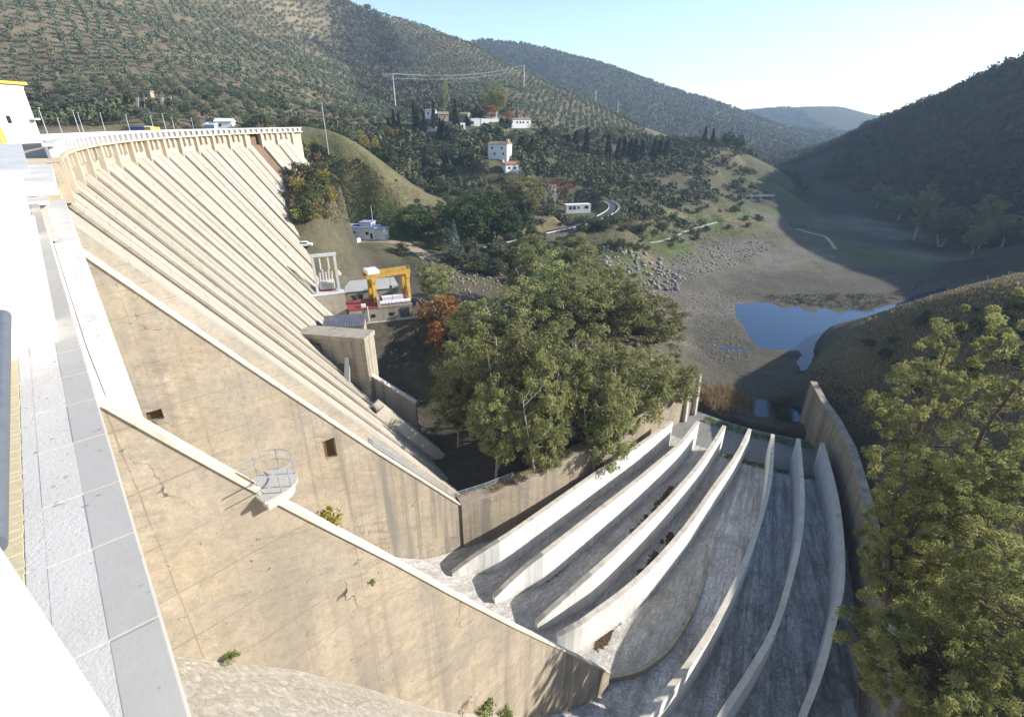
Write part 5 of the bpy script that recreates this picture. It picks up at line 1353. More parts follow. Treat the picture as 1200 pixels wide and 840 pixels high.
# guard rail of the bend
def rail_line(name, pts, label, cat='guard rail', hgt=0.8, white=True, mat=None):
    root = empty(name, pts[0], 0, label, cat)
    m = MB()
    for a, b in zip(pts[:-1], pts[1:]): m.bar(Vector(a) + Vector((0, 0, hgt - .35)), Vector(b) + Vector((0, 0, hgt - .35)), .12, .38)
    m.build('rail', mat or M['white_metal'], root)
    for i, q in enumerate(pts):
        m = MB(); m.tube(Vector(q) - Vector((0, 0, .8)), Vector(q) + Vector((0, 0, hgt)), .07, n=5); m.build('post', M['white_metal'], root)
    return root
L_ = [Vector(rv[4 * i + 1]) for i in range(32, 60)]
rail_line('guard_rail', L_, 'white guard rail on the outer side of the road bend')
L_ = [Vector(rv[4 * i]) for i in range(40, 58)]
rail_line('guard_rail', L_, 'low white rail on the inner side of the road bend')
L_ = [Vector(rv[4 * i + 1]) for i in range(10, 32)]
rail_line('guard_rail', L_, 'white guard rail along the straight road above the grove')
# small bridge at the back of the valley
a, b = Vector(at(866, 231, Y=398)), Vector(at(906, 229, Y=402)); b.z = a.z
br = empty('bridge', (a + b) / 2, 0, 'little concrete road bridge at the far end of the river terrace', 'bridge')
m = MB(); m.bar(a, b, 4.5, .9); m.build('deck', M['ledge_concrete'], br)
m = MB(); m.bar(a + Vector((0, -2.3, .9)), b + Vector((0, -2.3, .9)), .25, .8); m.build('parapet', M['ledge_concrete'], br)
for f in (.35, .62):
    q = a.lerp(b, f); m = MB(); m.box(q.x - .7, q.x + .7, q.y - 2, q.y + 2, q.z - 14, q.z - .003); m.build('pier', M['ledge_concrete'], br)
KEEP.append((b.x, b.y - 6, 12)); KEEP.append((a.x, a.y, 6))
# ---- masts, lamps, wires
def mast(name, px, pyt, pyb, Y, label, r=.16, arms=(), cat='pole', mat='ledge_concrete', group=None):
    base = at(px, pyb, Y=Y); top = at(px, pyt, Y=Y); h = top[2] - base[2]
    root = empty(name, base, 0, label, cat, group)
    m = MB(); m.tube((0, 0, -3), (0, 0, h), r * 1.4, r, 6); m.build('pole', M[mat], root, local=True)
    for (f, L) in arms:
        m = MB(); m.box(-L, L, -.1, .1, h * f - .12, h * f + .12); c = m.build('crossarm', M[mat], root, local=True)
        for q in (-L * .9, 0, L * .9):
            m = MB(); m.tube((q, 0, h * f + .12), (q, 0, h * f + .6), .1, n=5); m.build('insulator', M['porcelain'], c, local=True)
    return root, Vector((base[0], base[1], base[2] + h))
pA, tA = mast('power_pole', 463, 87, 119, 400, 'tall pale concrete power pole standing against the shaded gully', .32, ((.97, 1.9), (.8, 1.9)), 'power pole')
pB, tB = mast('power_pole', 614, 77, 98, 640, 'pale power pole on the olive hillside right of the gully', .4, ((.95, 1.6),), 'power pole')
mast('power_pole', 698, 106, 118, 800, 'small distant power pole on the ridge slope', .4, ((.95, 1.4),), 'power pole')
mast('power_pole', 724, 119, 130, 820, 'most distant power pole low on the ridge slope', .35, ((.95, 1.4),), 'power pole')
mast('lattice_mast', 384, 120, 172, 215, 'thin grey lattice mast behind the grassy spur', .16, ((.96, .5),), 'mast', 'galvanised_steel')
mast('light_pole', 380, 236, 284, 195, 'thin white pole left of the long blue-roofed house', .08, (), 'pole', 'white_metal')
mast('light_pole', 437, 240, 262, 205, 'thin white aerial behind the long blue-roofed house', .07, (), 'pole', 'white_metal')
wr = empty('power_lines', tA, 0, 'thin power lines running right from the concrete power pole', 'power lines')
for i, (dz, dx) in enumerate(((0.3, -1.7), (0.3, 0), (0.3, 1.7), (-2.4, -1.7), (-2.4, 1.7))):
    a = tA + Vector((dx, 0, dz)); b = tB + Vector((dx, 0, dz)); pts = []
    for j in range(13):
        f = j / 12; q = a.lerp(b, f); q.z -= 9 * 4 * f * (1 - f) * 0.5; pts.append(q)
    m = MB(); m.path(pts, .045, 4); m.build('wire', M['galvanised_steel'], wr)
for i, (px, pt, Y, lab) in enumerate([(45,127,150,'leftmost street lamp behind the crest parapet'),(67,139,160,'short lamp post right of the leftmost street lamp'),(85,130,168,'street lamp of the close pair behind the crest parapet'),(91,133,172,'thinner pole of the close pair behind the crest parapet'),(117,133,178,'street lamp in front of the dark scrub behind the crest'),
                       (147,135,190,'street lamp left of the blue hut behind the crest'),(176,136,200,'street lamp just right of the blue hut'),(190,134,204,'taller street lamp between the hut and the bare mound'),(201,138,208,'short street lamp below the stone ruin'),(224,139,214,'street lamp in front of the bare mound behind the crest')]):
    base = at(px + 7, 156, Y=Y); top = at(px, pt, Y=Y); h = (top[2] - base[2])
    root = empty('street_lamp', (top[0], Y, base[2]), 0, lab, 'street lamp', 'street lamps behind the dam crest')
    m = MB(); m.tube((0, 0, -4), (0, 0, h), .10, .06, 6); m.build('post', M['white_metal'], root, local=True)
    m = MB(); m.box(-.28, .28, -.14, .14, h, h + .16); m.build('lamp_head', M['white_metal'], root, local=True)
# parked cars at the foot of the far face
def car(px, py, Y, yaw, label, paint):
    p = at(px, py, Y=Y); z = g1(p[0], p[1]); root = empty('parked_car', (p[0], p[1], z + .03), R(yaw), label, 'car')
    prof = [(-2.0, .35), (-2.0, .85), (-1.5, .95), (-1.0, 1.45), (.6, 1.45), (1.15, .98), (2.0, .85), (2.05, .35)]
    m = MB(); m.extrude([(x, -.82, z_) for x, z_ in prof], (0, 1.64, 0)); m.build('body', M[paint], root, local=True, bevel=.07)
    prof = [(-1.28, 1.0), (-.95, 1.38), (.55, 1.38), (.98, 1.0)]
    m = MB(); m.extrude([(x, -.84, z_) for x, z_ in prof], (0, 1.68, 0)); m.build('window', M['glass_dark'], root, local=True)
    for x in (-1.25, 1.3):
        for y in (-.8, .8):
            m = MB(); m.tube((x, y - .1, .33), (x, y + .1, .33), .33, n=12); wv = m.build('wheel', M['rubber'], root, local=True)
            m = MB(); m.tube((x, y - .11, .33), (x, y + .11, .33), .18, n=10); m.build('rim', M['galvanised_steel'], wv, local=True)
    KEEP.append((p[0], p[1], 4))
car(357, 286, 140, 15, 'white car parked beside the far foot of the dam face', 'car_white')
car(362, 278, 160, 70, 'blue car parked right of the white car', 'blue_paint')
# ------------------------------------------------------------------ powerhouse yard at the foot of the dam
def V3(*a): return Vector(a)
yard = -46.5
fl, fr = Vector(at(411, 380, z=yard)), Vector(at(484, 371.5, z=yard))
u = (fr - fl); Lf = u.length; u.normalize(); v = Vector((-u.y, u.x, 0))        # along the front, into the building
YAW = math.atan2(u.y, u.x)
ph = empty('powerhouse', fl, YAW, 'tan concrete powerhouse with red roof and small dark windows under the crane', 'powerhouse')
hF = 3.5
m = MB(); m.box(0, Lf * .45, 0, 7.5, -.1, hF); m.box(Lf * .45, Lf, 0, 9, -.1, hF - .15); m.build('wall', M['block_concrete'], ph, local=True)
m = MB(); m.box(-.1, Lf * .455, -.1, 7.7, hF + .003, hF + .25); m.build('roof', M['red_paint'], ph, local=True)
m = MB(); m.box(Lf * .455, Lf + .1, -.1, .5, hF - .147, hF + .35); m.build('parapet', M['block_concrete'], ph, local=True)
m = MB(); m.box(Lf * .47, Lf * .98, .6, 8.8, hF - .147, hF + .05); m.build('hatch_deck', M['red_paint'], ph, local=True)
for x in (.17, .33, .62):
    m = MB(); m.box(Lf * x, Lf * x + 1.1, -.05, .2, 1.1, 2.0); f = m.build('window', M['dark_steel'], ph, local=True)
    m = MB(); m.box(Lf * x + .08, Lf * x + 1.02, -.07, .1, 1.18, 1.92); m.build('pane', M['glass_dark'], f, local=True)
m = MB(); m.box(Lf * .8, Lf * .95, -.06, .2, 0.4, 3.0); m.build('door', M['dark_steel'], ph, local=True)
m = MB(); m.box(Lf * .2, Lf * .2 + 1.2, 1.0, 1.9, hF + .25, hF + .95); m.build('vent_box', M['white_metal'], ph, local=True)
m = MB(); m.tube((Lf * .29, -.25, 0.2), (Lf * .29, -.25, hF + .8), .1, n=6); m.build('pipe', M['white_metal'], ph, local=True)
m = MB(); m.box(Lf * .455, Lf * .5, .5, 9, hF - .14, hF + 2.0); m.build('side_wall', M['block_concrete'], ph, local=True)
for i, (x, y, c) in enumerate(((.56, 4.6, 'white_metal'), (.74, 4.8, 'white_metal'))):
    p = fl + u * (Lf * x) + v * y; o = empty('equipment_box', p + V3(0, 0, hF + .05), YAW, ['left white machine box on the red deck under the crane', 'right white machine box on the red deck under the crane'][i], 'box', 'white boxes on the red deck')
    m = MB(); m.box(0, 2.6, 0, 1.6, 0, 1.0); m.build('case', M[c], o, local=True, bevel=.06)
    m = MB(); m.box(-.05, 2.65, -.05, 1.65, 1.003, 1.12); m.build('lid', M[c], o, local=True)
for i, (x, L) in enumerate(((.48, 3.4), (.68, 5.0))):
    p = fl + u * (Lf * x) + v * 1.3; o = empty('covered_drum', p + V3(0, 0, hF + .05), YAW, ['short blue-white wrapped drum at the front of the deck', 'long blue-white wrapped drum at the front of the deck'][i], 'drum', 'wrapped drums on the deck')
    m = MB(); m.tube((0, .6, .55), (L, .6, .55), .55, n=14); m.build('drum', M['white_metal'], o, local=True)
    for q in (.25, .5, .75):
        m = MB(); m.tube((L * q - .06, .6, .55), (L * q + .06, .6, .55), .575, n=14); m.build('strap', M['blue_roof'], o, local=True)
# retaining wall below the powerhouse
rw = empty('retaining_wall', fl - v * .2, YAW, 'tan retaining wall with pale edge below the powerhouse', 'wall')
m = MB(); m.box(-1.5, Lf + 1.2, .0, 1.2, -9, -.25); m.build('wall', M['block_concrete'], rw, local=True)
m = MB(); m.box(-1.6, Lf + 1.4, -.2, 1.3, -.248, -.02); m.build('coping', M['coping_concrete'], rw, local=True)
# pale flat-roofed workshop behind
q0 = Vector(at(401, 343, z=-43.4)); wsd = empty('workshop', (q0.x, q0.y, yard), YAW, 'flat pale-roofed workshop behind the crane', 'workshop')
m = MB(); m.box(0, 15.5, 0, 10.5, -4, 3.0); m.build('wall', M['block_concrete'], wsd, local=True)
m = MB(); m.box(-.25, 15.75, -.25, 10.8, 3.003, 3.25); m.build('roof', M['pale_roof'], wsd, local=True)
for x in (1.5, 4.2):
    m = MB(); m.box(x, x + 1.3, -.06, .1, .8, 2.0); m.build('window', M['glass_dark'], wsd, local=True)
# yellow gantry crane
c0 = Vector(at(441, 357, z=-43.2)); c1 = Vector(at(480, 350, z=-43.2)); Lc = (c1 - c0).length; yc = math.atan2(c1.y - c0.y, c1.x - c0.x)
cr = empty('gantry_crane', c0, yc, 'yellow gantry crane straddling the red powerhouse deck', 'crane')
HC = 7.2
for x in (0, Lc):
    for y in (0, 4.2):
        m = MB(); m.hexa([(x - .38, y - .38, 0), (x + .38, y - .38, 0), (x + .38, y + .38, 0), (x - .38, y + .38, 0), (x - .5, y - .42 + (.5 if y == 0 else -.5), HC - 1.3), (x + .5, y - .42 + (.5 if y == 0 else -.5), HC - 1.3), (x + .5, y + .42 + (.5 if y == 0 else -.5), HC - 1.3), (x - .5, y + .42 + (.5 if y == 0 else -.5), HC - 1.3)]); m.build('leg', M['yellow_paint'], cr, local=True)
    m = MB(); m.box(x - .42, x + .42, -.6, 4.8, -.35, -.003); m.build('bogie', M['dark_steel'], cr, local=True)
    m = MB(); m.box(x - .55, x + .55, -.3, 4.5, HC - 1.297, HC - .3); m.build('end_beam', M['yellow_paint'], cr, local=True)
for y in (.2, 3.4):
    m = MB(); m.box(-1.6, Lc + 1.0, y, y + .8, HC - .297, HC + .7); m.build('girder', M['yellow_paint'], cr, local=True)
m = MB(); m.box(-1.2, 1.9, .3, 4.0, HC + .703, HC + 1.8); m.build('hoist_cabin', M['white_metal'], cr, local=True, bevel=.15)
m = MB()
for i in range(9):
    x = 2.4 + i * (Lc - 1.6) / 8; m.tube((x, .25, HC + .7), (x, .25, HC + 1.8), .05, n=4)
m.tube((2.4, .25, HC + 1.8), (Lc + .8, .25, HC + 1.8), .05, n=4); m.tube((2.4, .25, HC + 1.25), (Lc + .8, .25, HC + 1.25), .04, n=4); m.build('handrail', M['yellow_paint'], cr, local=True)
m = MB(); m.tube((Lc * .55, 2.2, HC - .3), (Lc * .55, 2.2, HC - 3.5), .05, n=5); m.box(Lc * .55 - .3, Lc * .55 + .3, 1.9, 2.5, HC - 4.1, HC - 3.5); m.build('hook', M['dark_steel'], cr, local=True)
# switchyard: portal frame, transformer, insulators
s0 = Vector(at(373, 345, z=-38.8)); s1 = Vector(at(398, 342, z=-38.8)); Ls = (s1 - s0).length; ys = math.atan2(s1.y - s0.y, s1.x - s0.x)
sy = empty('switchyard_plinth', s0, ys, 'concrete plinth carrying the switchyard by the dam toe', 'plinth')
m = MB(); m.box(-1.5, Ls + 1, -1.5, 5.5, -9, -.003); m.build('wall', M['block_concrete'], sy, local=True)
m = MB(); m.box(-1.6, Ls + 1.1, -1.6, 5.6, .0, .2); m.build('slab', M['ledge_concrete'], sy, local=True)
pf = empty('portal_gantry', s0 + V3(0, 0, .2), ys, 'tall grey concrete portal frame over the transformer', 'frame')
HS = 9.0
for x in (0, Ls):
    m = MB(); m.box(x - .3, x + .3, 0, .6, 0, HS); m.build('column', M['ledge_concrete'], pf, local=True)
m = MB(); m.box(-.5, Ls + .5, -.05, .65, HS + .003, HS + .7); m.build('beam', M['ledge_concrete'], pf, local=True)
for x in (.3, .68):
    m = MB(); m.tube((Ls * x, .3, HS), (Ls * x, .3, HS - 3.2), .14, n=6)
    for j in range(6): m.tube((Ls * x, .3, HS - .4 - j * .45), (Ls * x, .3, HS - .5 - j * .45), .26, n=8)
    m.build('insulator', M['porcelain'], pf, local=True)
tf = empty('transformer', s0 + V3(0, 0, .2), ys, 'pale transformer with tall bushings and red base under the portal frame', 'transformer')
m = MB(); m.box(Ls * .15, Ls * .85, 1.5, 4, .35, 2.4); m.build('tank', M['porcelain'], tf, local=True, bevel=.1)
m = MB(); m.box(Ls * .12, Ls * .88, 1.3, 4.2, 0, .35); m.build('base', M['red_paint'], tf, local=True)
for j in range(8):
    m = MB(); x = Ls * .18 + j * Ls * .64 / 7; m.box(x - .05, x + .05, 1.15, 1.5, .6, 2.1); m.build('cooling_fin', M['porcelain'], tf, local=True)
for j, x in enumerate((.22, .36, .5, .64, .78)):
    m = MB(); hh2 = 2.2 + .7 * (j % 2); m.tube((Ls * x, 2.8, 2.4), (Ls * x + .2, 2.8, 2.4 + hh2), .1, n=6)
    for q in range(5): m.tube((Ls * x + .03 * q, 2.8, 2.6 + q * hh2 / 5.5), (Ls * x + .03 * q, 2.8, 2.72 + q * hh2 / 5.5), .24, n=8)
    m.build('bushing', M['porcelain'], tf, local=True)
# corrugated shed against the toe
g0 = Vector(at(379, 390, z=-41.4)); sh = empty('corrugated_shed', g0, YAW - .15, 'dark grey corrugated lean-to roof at the foot of the ribbed face', 'shed')
m = MB(); m.box(0, 8.6, 0, 5, -5, .9); m.build('wall', M['block_concrete'], sh, local=True)
for j in range(16):
    x0 = -.2 + j * 9.0 / 16
    m = MB(); m.hexa([(x0, -.4, 1.0), (x0 + .53, -.4, 1.0), (x0 + .53, 5.2, 1.9), (x0, 5.2, 1.9), (x0 + .06, -.4, 1.16), (x0 + .47, -.4, 1.16), (x0 + .47, 5.2, 2.06), (x0 + .06, 5.2, 2.06)]); m.build('roof_sheet', M['corrugated_grey'], sh, local=True)
# big intake block
b0 = Vector(at(382, 437, z=-44.6)); b1 = Vector(at(433, 445, z=-45.2)); b1.z = b0.z; bl = (b1 - b0).length; yb = math.atan2(b1.y - b0.y, b1.x - b0.x)
ib = empty('intake_block', b0, yb, 'massive weathered concrete outlet block standing at the foot of the face', 'outlet block')
d = ray(431, 388); hb2 = at(431, 388, Y=b1.y + 3.5)[2] - b0.z
m = MB(); m.box(0, bl, 0, 4.0, -6, hb2 - .9); m.build('wall', M['block_concrete'], ib, local=True)
m = MB(); m.box(-4.6, bl + .15, -.25, 4.2, hb2 - .897, hb2); m.build('slab', M['block_concrete'], ib, local=True)
m = MB(); m.box(-4.6, .8, .2, 3.8, hb2 - 1.9, hb2 - .9); m.build('beam', M['block_concrete'], ib, local=True)
m = MB(); m.box(-.35, .0, .0, .7, -5, hb2 - 1.9); m.build('pipe_cover', M['rust_opening'], ib, local=True)
m = MB(); m.box(bl * .36, bl * .56, -.12, .3, -.3, 2.3); gt = m.build('gate', M['rust_opening'], ib, local=True)
for j in range(4):
    m = MB(); x = bl * .37 + j * bl * .05; m.tube((x, -.3, -.5), (x, -.3, 2.1), .09, n=6); m.build('valve_stem', M['galvanised_steel'], gt, local=True)
m = MB(); m.hexa([(bl * .62, -4.2, -2.4), (bl * .74, -4.2, -2.4), (bl * .74, -3.6, -2.6), (bl * .62, -3.6, -2.6), (bl * .52, -.25, 4.0), (bl * .62, -.25, 4.0), (bl * .62, -.02, 3.8), (bl * .52, -.02, 3.8)]); m.build('chute_plate', M['galvanised_steel'], ib, local=True)
m = MB(); m.extrude([(bl + .02, 1.0, -9), (bl + 8.5, 1.0, -12), (bl + 8.5, 1.0, -5.6), (bl + .02, 1.0, -.5)], (0, .8, 0)); m.build('side_wall', M['block_concrete'], ib, local=True)
m = MB(); m.extrude([(bl + .03, .9, -.497), (bl + 8.6, .9, -5.597), (bl + 8.6, .9, -5.3), (bl + .03, .9, -.2)], (0, 1.0, 0)); m.build('side_coping', M['coping_concrete'], ib, local=True)
# stair and kerbs down the last bays of the face
def fp(k, z, up=0.0): return RK(face_r(z) - up, k, z)
st_ = empty('stairway', fp(-0.3, -58), 0, 'long concrete stairway running down beside the ribbed face to the trees', 'stairs')
zz = -45.5; i = 0
while zz > -59.5:
    m = MB(); a, b = fp(-.42, zz, 1.25), fp(-.12, zz, 1.25); c, d2 = fp(-.12, zz - .32, 1.25), fp(-.42, zz - .32, 1.25)
    m.hexa([V3(a.x, a.y, zz - 1.4), V3(b.x, b.y, zz - 1.4), V3(c.x, c.y, zz - 1.4), V3(d2.x, d2.y, zz - 1.4), V3(a.x, a.y, zz), V3(b.x, b.y, zz), V3(c.x, c.y, zz), V3(d2.x, d2.y, zz)])
    m.build('step', M['block_concrete'], st_); zz -= .34
for kk in (-.46, -.08):
    m = MB(); top = -44.6 if kk != -.68 else -46.5
    A, B = fp(kk, top, 1.6), fp(kk, -59.5, 1.6)
    m.bar(A - V3(0, 0, 1.6), B - V3(0, 0, 1.6), .42, 1.9); m.build('kerb', M['coping_concrete'], st_)
# ---- handrails along the foot of the first wall and the training wall
def fence(name, pts, label, hgt=1.05, n=None, mid=True, cat='railing', r=.065):
    root = empty(name, pts[0], 0, label, cat)
    for q in pts:
        m = MB(); m.tube(q, q + V3(0, 0, hgt), r, n=5); m.build('post', M['galvanised_steel'], root)
    m = MB(); m.path([q + V3(0, 0, hgt) for q in pts], r, 5); m.build('top_rail', M['galvanised_steel'], root)
    if mid:
        for f in (.33, .66):
            m = MB(); m.path([q + V3(0, 0, hgt * f) for q in pts], r * .8, 5); m.build('middle_rail', M['galvanised_steel'], root)
    return root
def along_w1(f, off): 
    a, b = P1[-2], P1[-1]; q = a.lerp(b, f); n_ = N1[-1]; return q - n_ * off
wk = empty('service_steps', along_w1(.6, 2.4), 0, 'steel service steps with railings down the coping of the first wall', 'steps')
for i in range(26):
    f = .12 + .86 * i / 26; q = along_w1(f, 2.0); q2 = along_w1(f + .02, 2.0)
    m = MB(); n_ = N1[-1]; dd_ = (P1[-1] - P1[-2]); dd_.z = 0; dd_.normalize()
    A = q + n_ * .45 - dd_ * .16; B = q - n_ * .45 - dd_ * .16
    m.hexa([A + V3(0, 0, .02), B + V3(0, 0, .02), B + dd_ * .32 + V3(0, 0, .02), A + dd_ * .32 + V3(0, 0, .02), A + V3(0, 0, .12), B + V3(0, 0, .12), B + dd_ * .32 + V3(0, 0, .12), A + dd_ * .32 + V3(0, 0, .12)]); m.build('tread', M['galvanised_steel'], wk)
fence('railing', [along_w1(.1 + .88 * i / 9, 1.5) for i in range(10)], 'sloping steel railing on the near side of the service steps')
fence('railing', [along_w1(.1 + .88 * i / 9, 2.6) for i in range(10)], 'sloping steel railing on the far side of the service steps')
for j, (f, lab) in enumerate(((.3, 'upper boxed steel railing round the service ladder'), (.68, 'lower boxed steel railing round the service ladder'))):
    c = along_w1(f, 3.6); e = along_w1(f + .2, 3.6); e2_ = along_w1(f + .2, 5.0); c2 = along_w1(f, 5.0)
    fence('railing', [c, c.lerp(e, .5), e, e2_, e2_.lerp(c2, .5), c2], lab)
tp = [P3[i] - N3[i] * 2.1 + V3(0, 0, .0) for i in (0, 1, 2)]
tpp = []
for a, b in zip(tp[:-1], tp[1:]): tpp += [a.lerp(b, f) for f in (0, .33, .66)]
fence('railing', tpp + [tp[-1]], 'pale level railing at the near end of the training wall top')
# ---- railed platform on the pier
def on_w2(px, py):
    k = 6.5
    for _ in range(40): k = 0.7 * k + 0.3 * (6.4 + 0.55 * (169 - on_bay(px, py, k)[0]) / 36.5)
    r, z = on_bay(px, py, k); return RK(r, k, z), k
bp, bk = on_w2(327, 574)
rad = V3(CX - bp.x, CY - bp.y, 0).normalized(); tn = V3(-rad.y, rad.x, 0)         # down the slope, and away from the near bay
if tn.dot(V3(-bp.x, -bp.y, 0)) > 0: tn = -tn
pl = empty('viewing_platform', bp, 0, 'small grey railed steel platform on the sloping pier coping', 'platform')
RAD = .95
c = bp + tn * .35 + V3(0, 0, .25)
ring = [c + rad * (RAD * math.cos(t)) + tn * (RAD * math.sin(t)) for t in np.linspace(-1.75, 1.75, 15)]
poly = [ring[i] for i in range(len(ring))] + [c - rad * .9 + tn * RAD * .95, c - rad * .9 - tn * RAD * .95]
m = MB(); m.extrude([q - V3(0, 0, .12) for q in poly], (0, 0, .12)); m.build('deck', M['grey_slab'], pl)
m = MB(); m.extrude([c + (q - c) * .8 - V3(0, 0, .6) for q in poly], (0, 0, .478)); m.build('corbel', M['coping_concrete'], pl)
rr = [c - rad * 1.3 + tn * RAD * .93] + [c + (q - c) * .95 for q in ring[::-1]] + [c - rad * 1.3 - tn * RAD * .93]
for hgt, nm in ((1.0, 'top_rail'), (.52, 'middle_rail')):
    m = MB(); m.path([q + V3(0, 0, hgt) for q in rr], .03 if hgt > .9 else .022, 6); m.build(nm, M['galvanised_steel'], pl)
for i in (1, 5, 9, 13, 15):
    m = MB(); m.tube(rr[i], rr[i] + V3(0, 0, 1.0), .028, n=6); m.build('post', M['galvanised_steel'], pl)
ha, _ = on_w2(281, 560.5); hb_, _ = on_w2(308, 575); nw = (N2[3]) * -1.0; mid_ = ha.lerp(hb_, .5) + nw * .47; ax = (hb_ - ha) / 2
m = MB(); m.extrude([mid_ + ax * math.cos(t) + nw * (.22 * math.sin(t)) + V3(0, 0, .03) for t in np.linspace(0, 2 * math.pi, 17)[:-1]], (0, 0, -.3)); m.build('slot', M['brown_concrete'], pl)

# ---- plants growing out of the walls and at their feet
def on_wall_plant(key, px, py, k, sc, label, off=0.0):
    r, z = on_bay(px, py, k); p = RK(r, k, z) + tn * off; return plant(key, p.x, p.y, p.z - .4 * sc, sc, label, None, 'plant')
q, k_ = on_w2(404, 622); plant('yellow_shrub', q.x + tn.x * 1.3, q.y + tn.y * 1.3, q.z - .6, .62, 'round yellow-green shrub growing out of the wall below the platform', None, 'shrub')
q, k_ = on_w2(404, 622)
on_wall_plant('green_shrub', 273, 771, 6.45, .22, 'little green plant rooted at the foot of the pier wall')
on_wall_plant('green_shrub', 436, 684, 6.62, .16, 'straggling weeds high on the pier wall')
def ogee_hit(px, py):
    d_ = ray(px, py); t_ = np.linspace(15, 120, 4000); P_ = d_[None] * t_[:, None]
    r_, _k = rk_of(P_[:, 0], P_[:, 1]); zz_ = np.interp(r_, [q[0] for q in OG_B], [q[1] for q in OG_B]); i_ = np.where(P_[:, 2] < zz_)[0][0]; return Vector(P_[i_])
for i, (px, py, key, sc, lab) in enumerate([(565,832,'green_shrub',.8,'green bush at the foot of the pier in the bottom middle'),(590,836,'green_shrub',.6,'low green bush right of the green bush at the pier foot'),(535,826,'dry_shrub',.8,'brown dry bush at the foot of the pier'),(612,832,'dry_shrub',.5,'small dry tuft near the end of the pier'),(640,828,'green_shrub',.4,'small green tuft under the tip of the pier'),(510,820,'dry_shrub',.5,'dry tuft left of the brown bush at the pier foot')]):
    q = ogee_hit(px, py + 4); plant(key, q.x, q.y, q.z - .2, sc, lab, None, 'bush')
# ---- scatter (after the buildings, so their places stay clear)
OL = 'round grey-green olive tree in the rows on the hillside behind the dam'
x, y, z = scatter(8.2, R(38), 0.9, (-520, 150, 215, 1050), ['O'])
d = np.hypot(x, y); o = np.argsort(d); x, y, z = x[o], y[o], z[o]
drop = rng.random(len(x)) > 0.06; x, y, z = x[drop], y[drop], z[drop]
for i in range(min(150, len(x))):
    sc = 1.0 + 0.55 * rng.random(); plant('olive_tree', x[i], y[i], z[i] - 0.1, sc, OL, 'olive trees on the hillside behind the dam', v=i)
mass('olive_grove', x[150:], y[150:], z[150:], 4.2 + 1.8 * rng.random(len(x) - 150), 2.3 + 1.1 * rng.random(len(x) - 150), 64, 0.34, M['olive_leaf'], 'rows of grey-green olive trees covering the upper hillside')
print('olives', len(x))
x, y, z = scatter(4.4, R(17), 1.4, (-260, 260, 145, 520), ['S'])
d = np.hypot(x, y); o = np.argsort(d); x, y, z = x[o], y[o], z[o]
drop = (vnoise(x, y, 34) * 0.8 + vnoise(x, y, 13) * 0.5 > -0.20); x, y, z = x[drop], y[drop], z[drop]
for i in range(min(250, len(x))):
    key = 'round_tree' if rng.random() < 0.22 else ('olive_tree' if rng.random() < 0.75 else 'shrub')
    sc = {'round_tree': 0.75, 'olive_tree': 1.15, 'shrub': 1.7}[key] * (0.6 + 1.0 * rng.random() ** 1.6)
    plant(key, x[i], y[i], z[i] - 0.1, sc, {'round_tree': 'dark bushy holm oak among the scrub below the village', 'olive_tree': 'grey-green wild olive among the scrub below the village', 'shrub': 'low grey-green bush among the scrub below the village'}[key],
          {'round_tree': 'holm oaks below the village', 'olive_tree': 'wild olives below the village', 'shrub': 'bushes below the village'}[key], cat='bush' if key == 'shrub' else 'tree', v=i, name='holm_oak' if key == 'round_tree' else None)
n = len(x) - 250; print('scrub', len(x))
hh = 2.4 + 6.0 * rng.random(n) ** 1.8; mass('scrub_wood', x[250:], y[250:], z[250:], hh, hh * 0.52, 64, 0.36, M['scrub_leaf'], 'mixed dark scrub and small trees covering the village hillside')
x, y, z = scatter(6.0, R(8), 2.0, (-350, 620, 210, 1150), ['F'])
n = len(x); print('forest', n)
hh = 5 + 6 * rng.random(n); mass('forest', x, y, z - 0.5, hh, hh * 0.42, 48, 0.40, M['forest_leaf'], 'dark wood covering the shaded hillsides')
x, y, z = scatter(13.0, R(8), 3.5, (-400, 1300, 1000, 3000), ['B', 'F'])
n = len(x); print('far', n)
hh = 6 + 6 * rng.random(n); mass('far_wood', x, y, z - 0.5, hh, hh * 0.55, 14, 0.7, M['scrub_leaf'], 'distant wooded ridges at the end of the valley')

# ---- ground cover: tufts, stones, leaf litter, moss
def tufts(name, x, y, z, hgt, per, mat, label, spread=.5, wid=.12):
    n = len(x); idx = np.repeat(np.arange(n), per); N = len(idx); h = np.broadcast_to(hgt, (n,))[idx] * (.6 + .7 * rng.random(N))
    bx = x[idx] + rng.normal(size=N) * spread; by = y[idx] + rng.normal(size=N) * spread; bz = z[idx] - .05
    a = rng.random(N) * 6.28; lx = rng.normal(size=N) * h * .35; ly = rng.normal(size=N) * h * .35; w = wid * (.6 + .8 * rng.random(N))
    b0 = np.stack([bx - np.cos(a) * w, by - np.sin(a) * w, bz], -1); b1 = np.stack([bx + np.cos(a) * w, by + np.sin(a) * w, bz], -1)
    t1 = np.stack([bx + lx + np.cos(a) * w * .3, by + ly + np.sin(a) * w * .3, bz + h], -1); t0 = np.stack([bx + lx - np.cos(a) * w * .3, by + ly - np.sin(a) * w * .3, bz + h], -1)
    V = np.stack([b0, b1, t1, t0], 1).reshape(-1, 3)
    return tag(link(name, leaf_mesh(name, V, np.clip(rng.random(n)[idx] * .6 + rng.random(N) * .4, 0, 1), mat)), label, kind='stuff')
_ico = bmesh.new(); bmesh.ops.create_icosphere(_ico, subdivisions=1, radius=1.0); IV = np.array([v.co[:] for v in _ico.verts]); IF = np.array([[v.index for v in f.verts] for f in _ico.faces]); _ico.free()
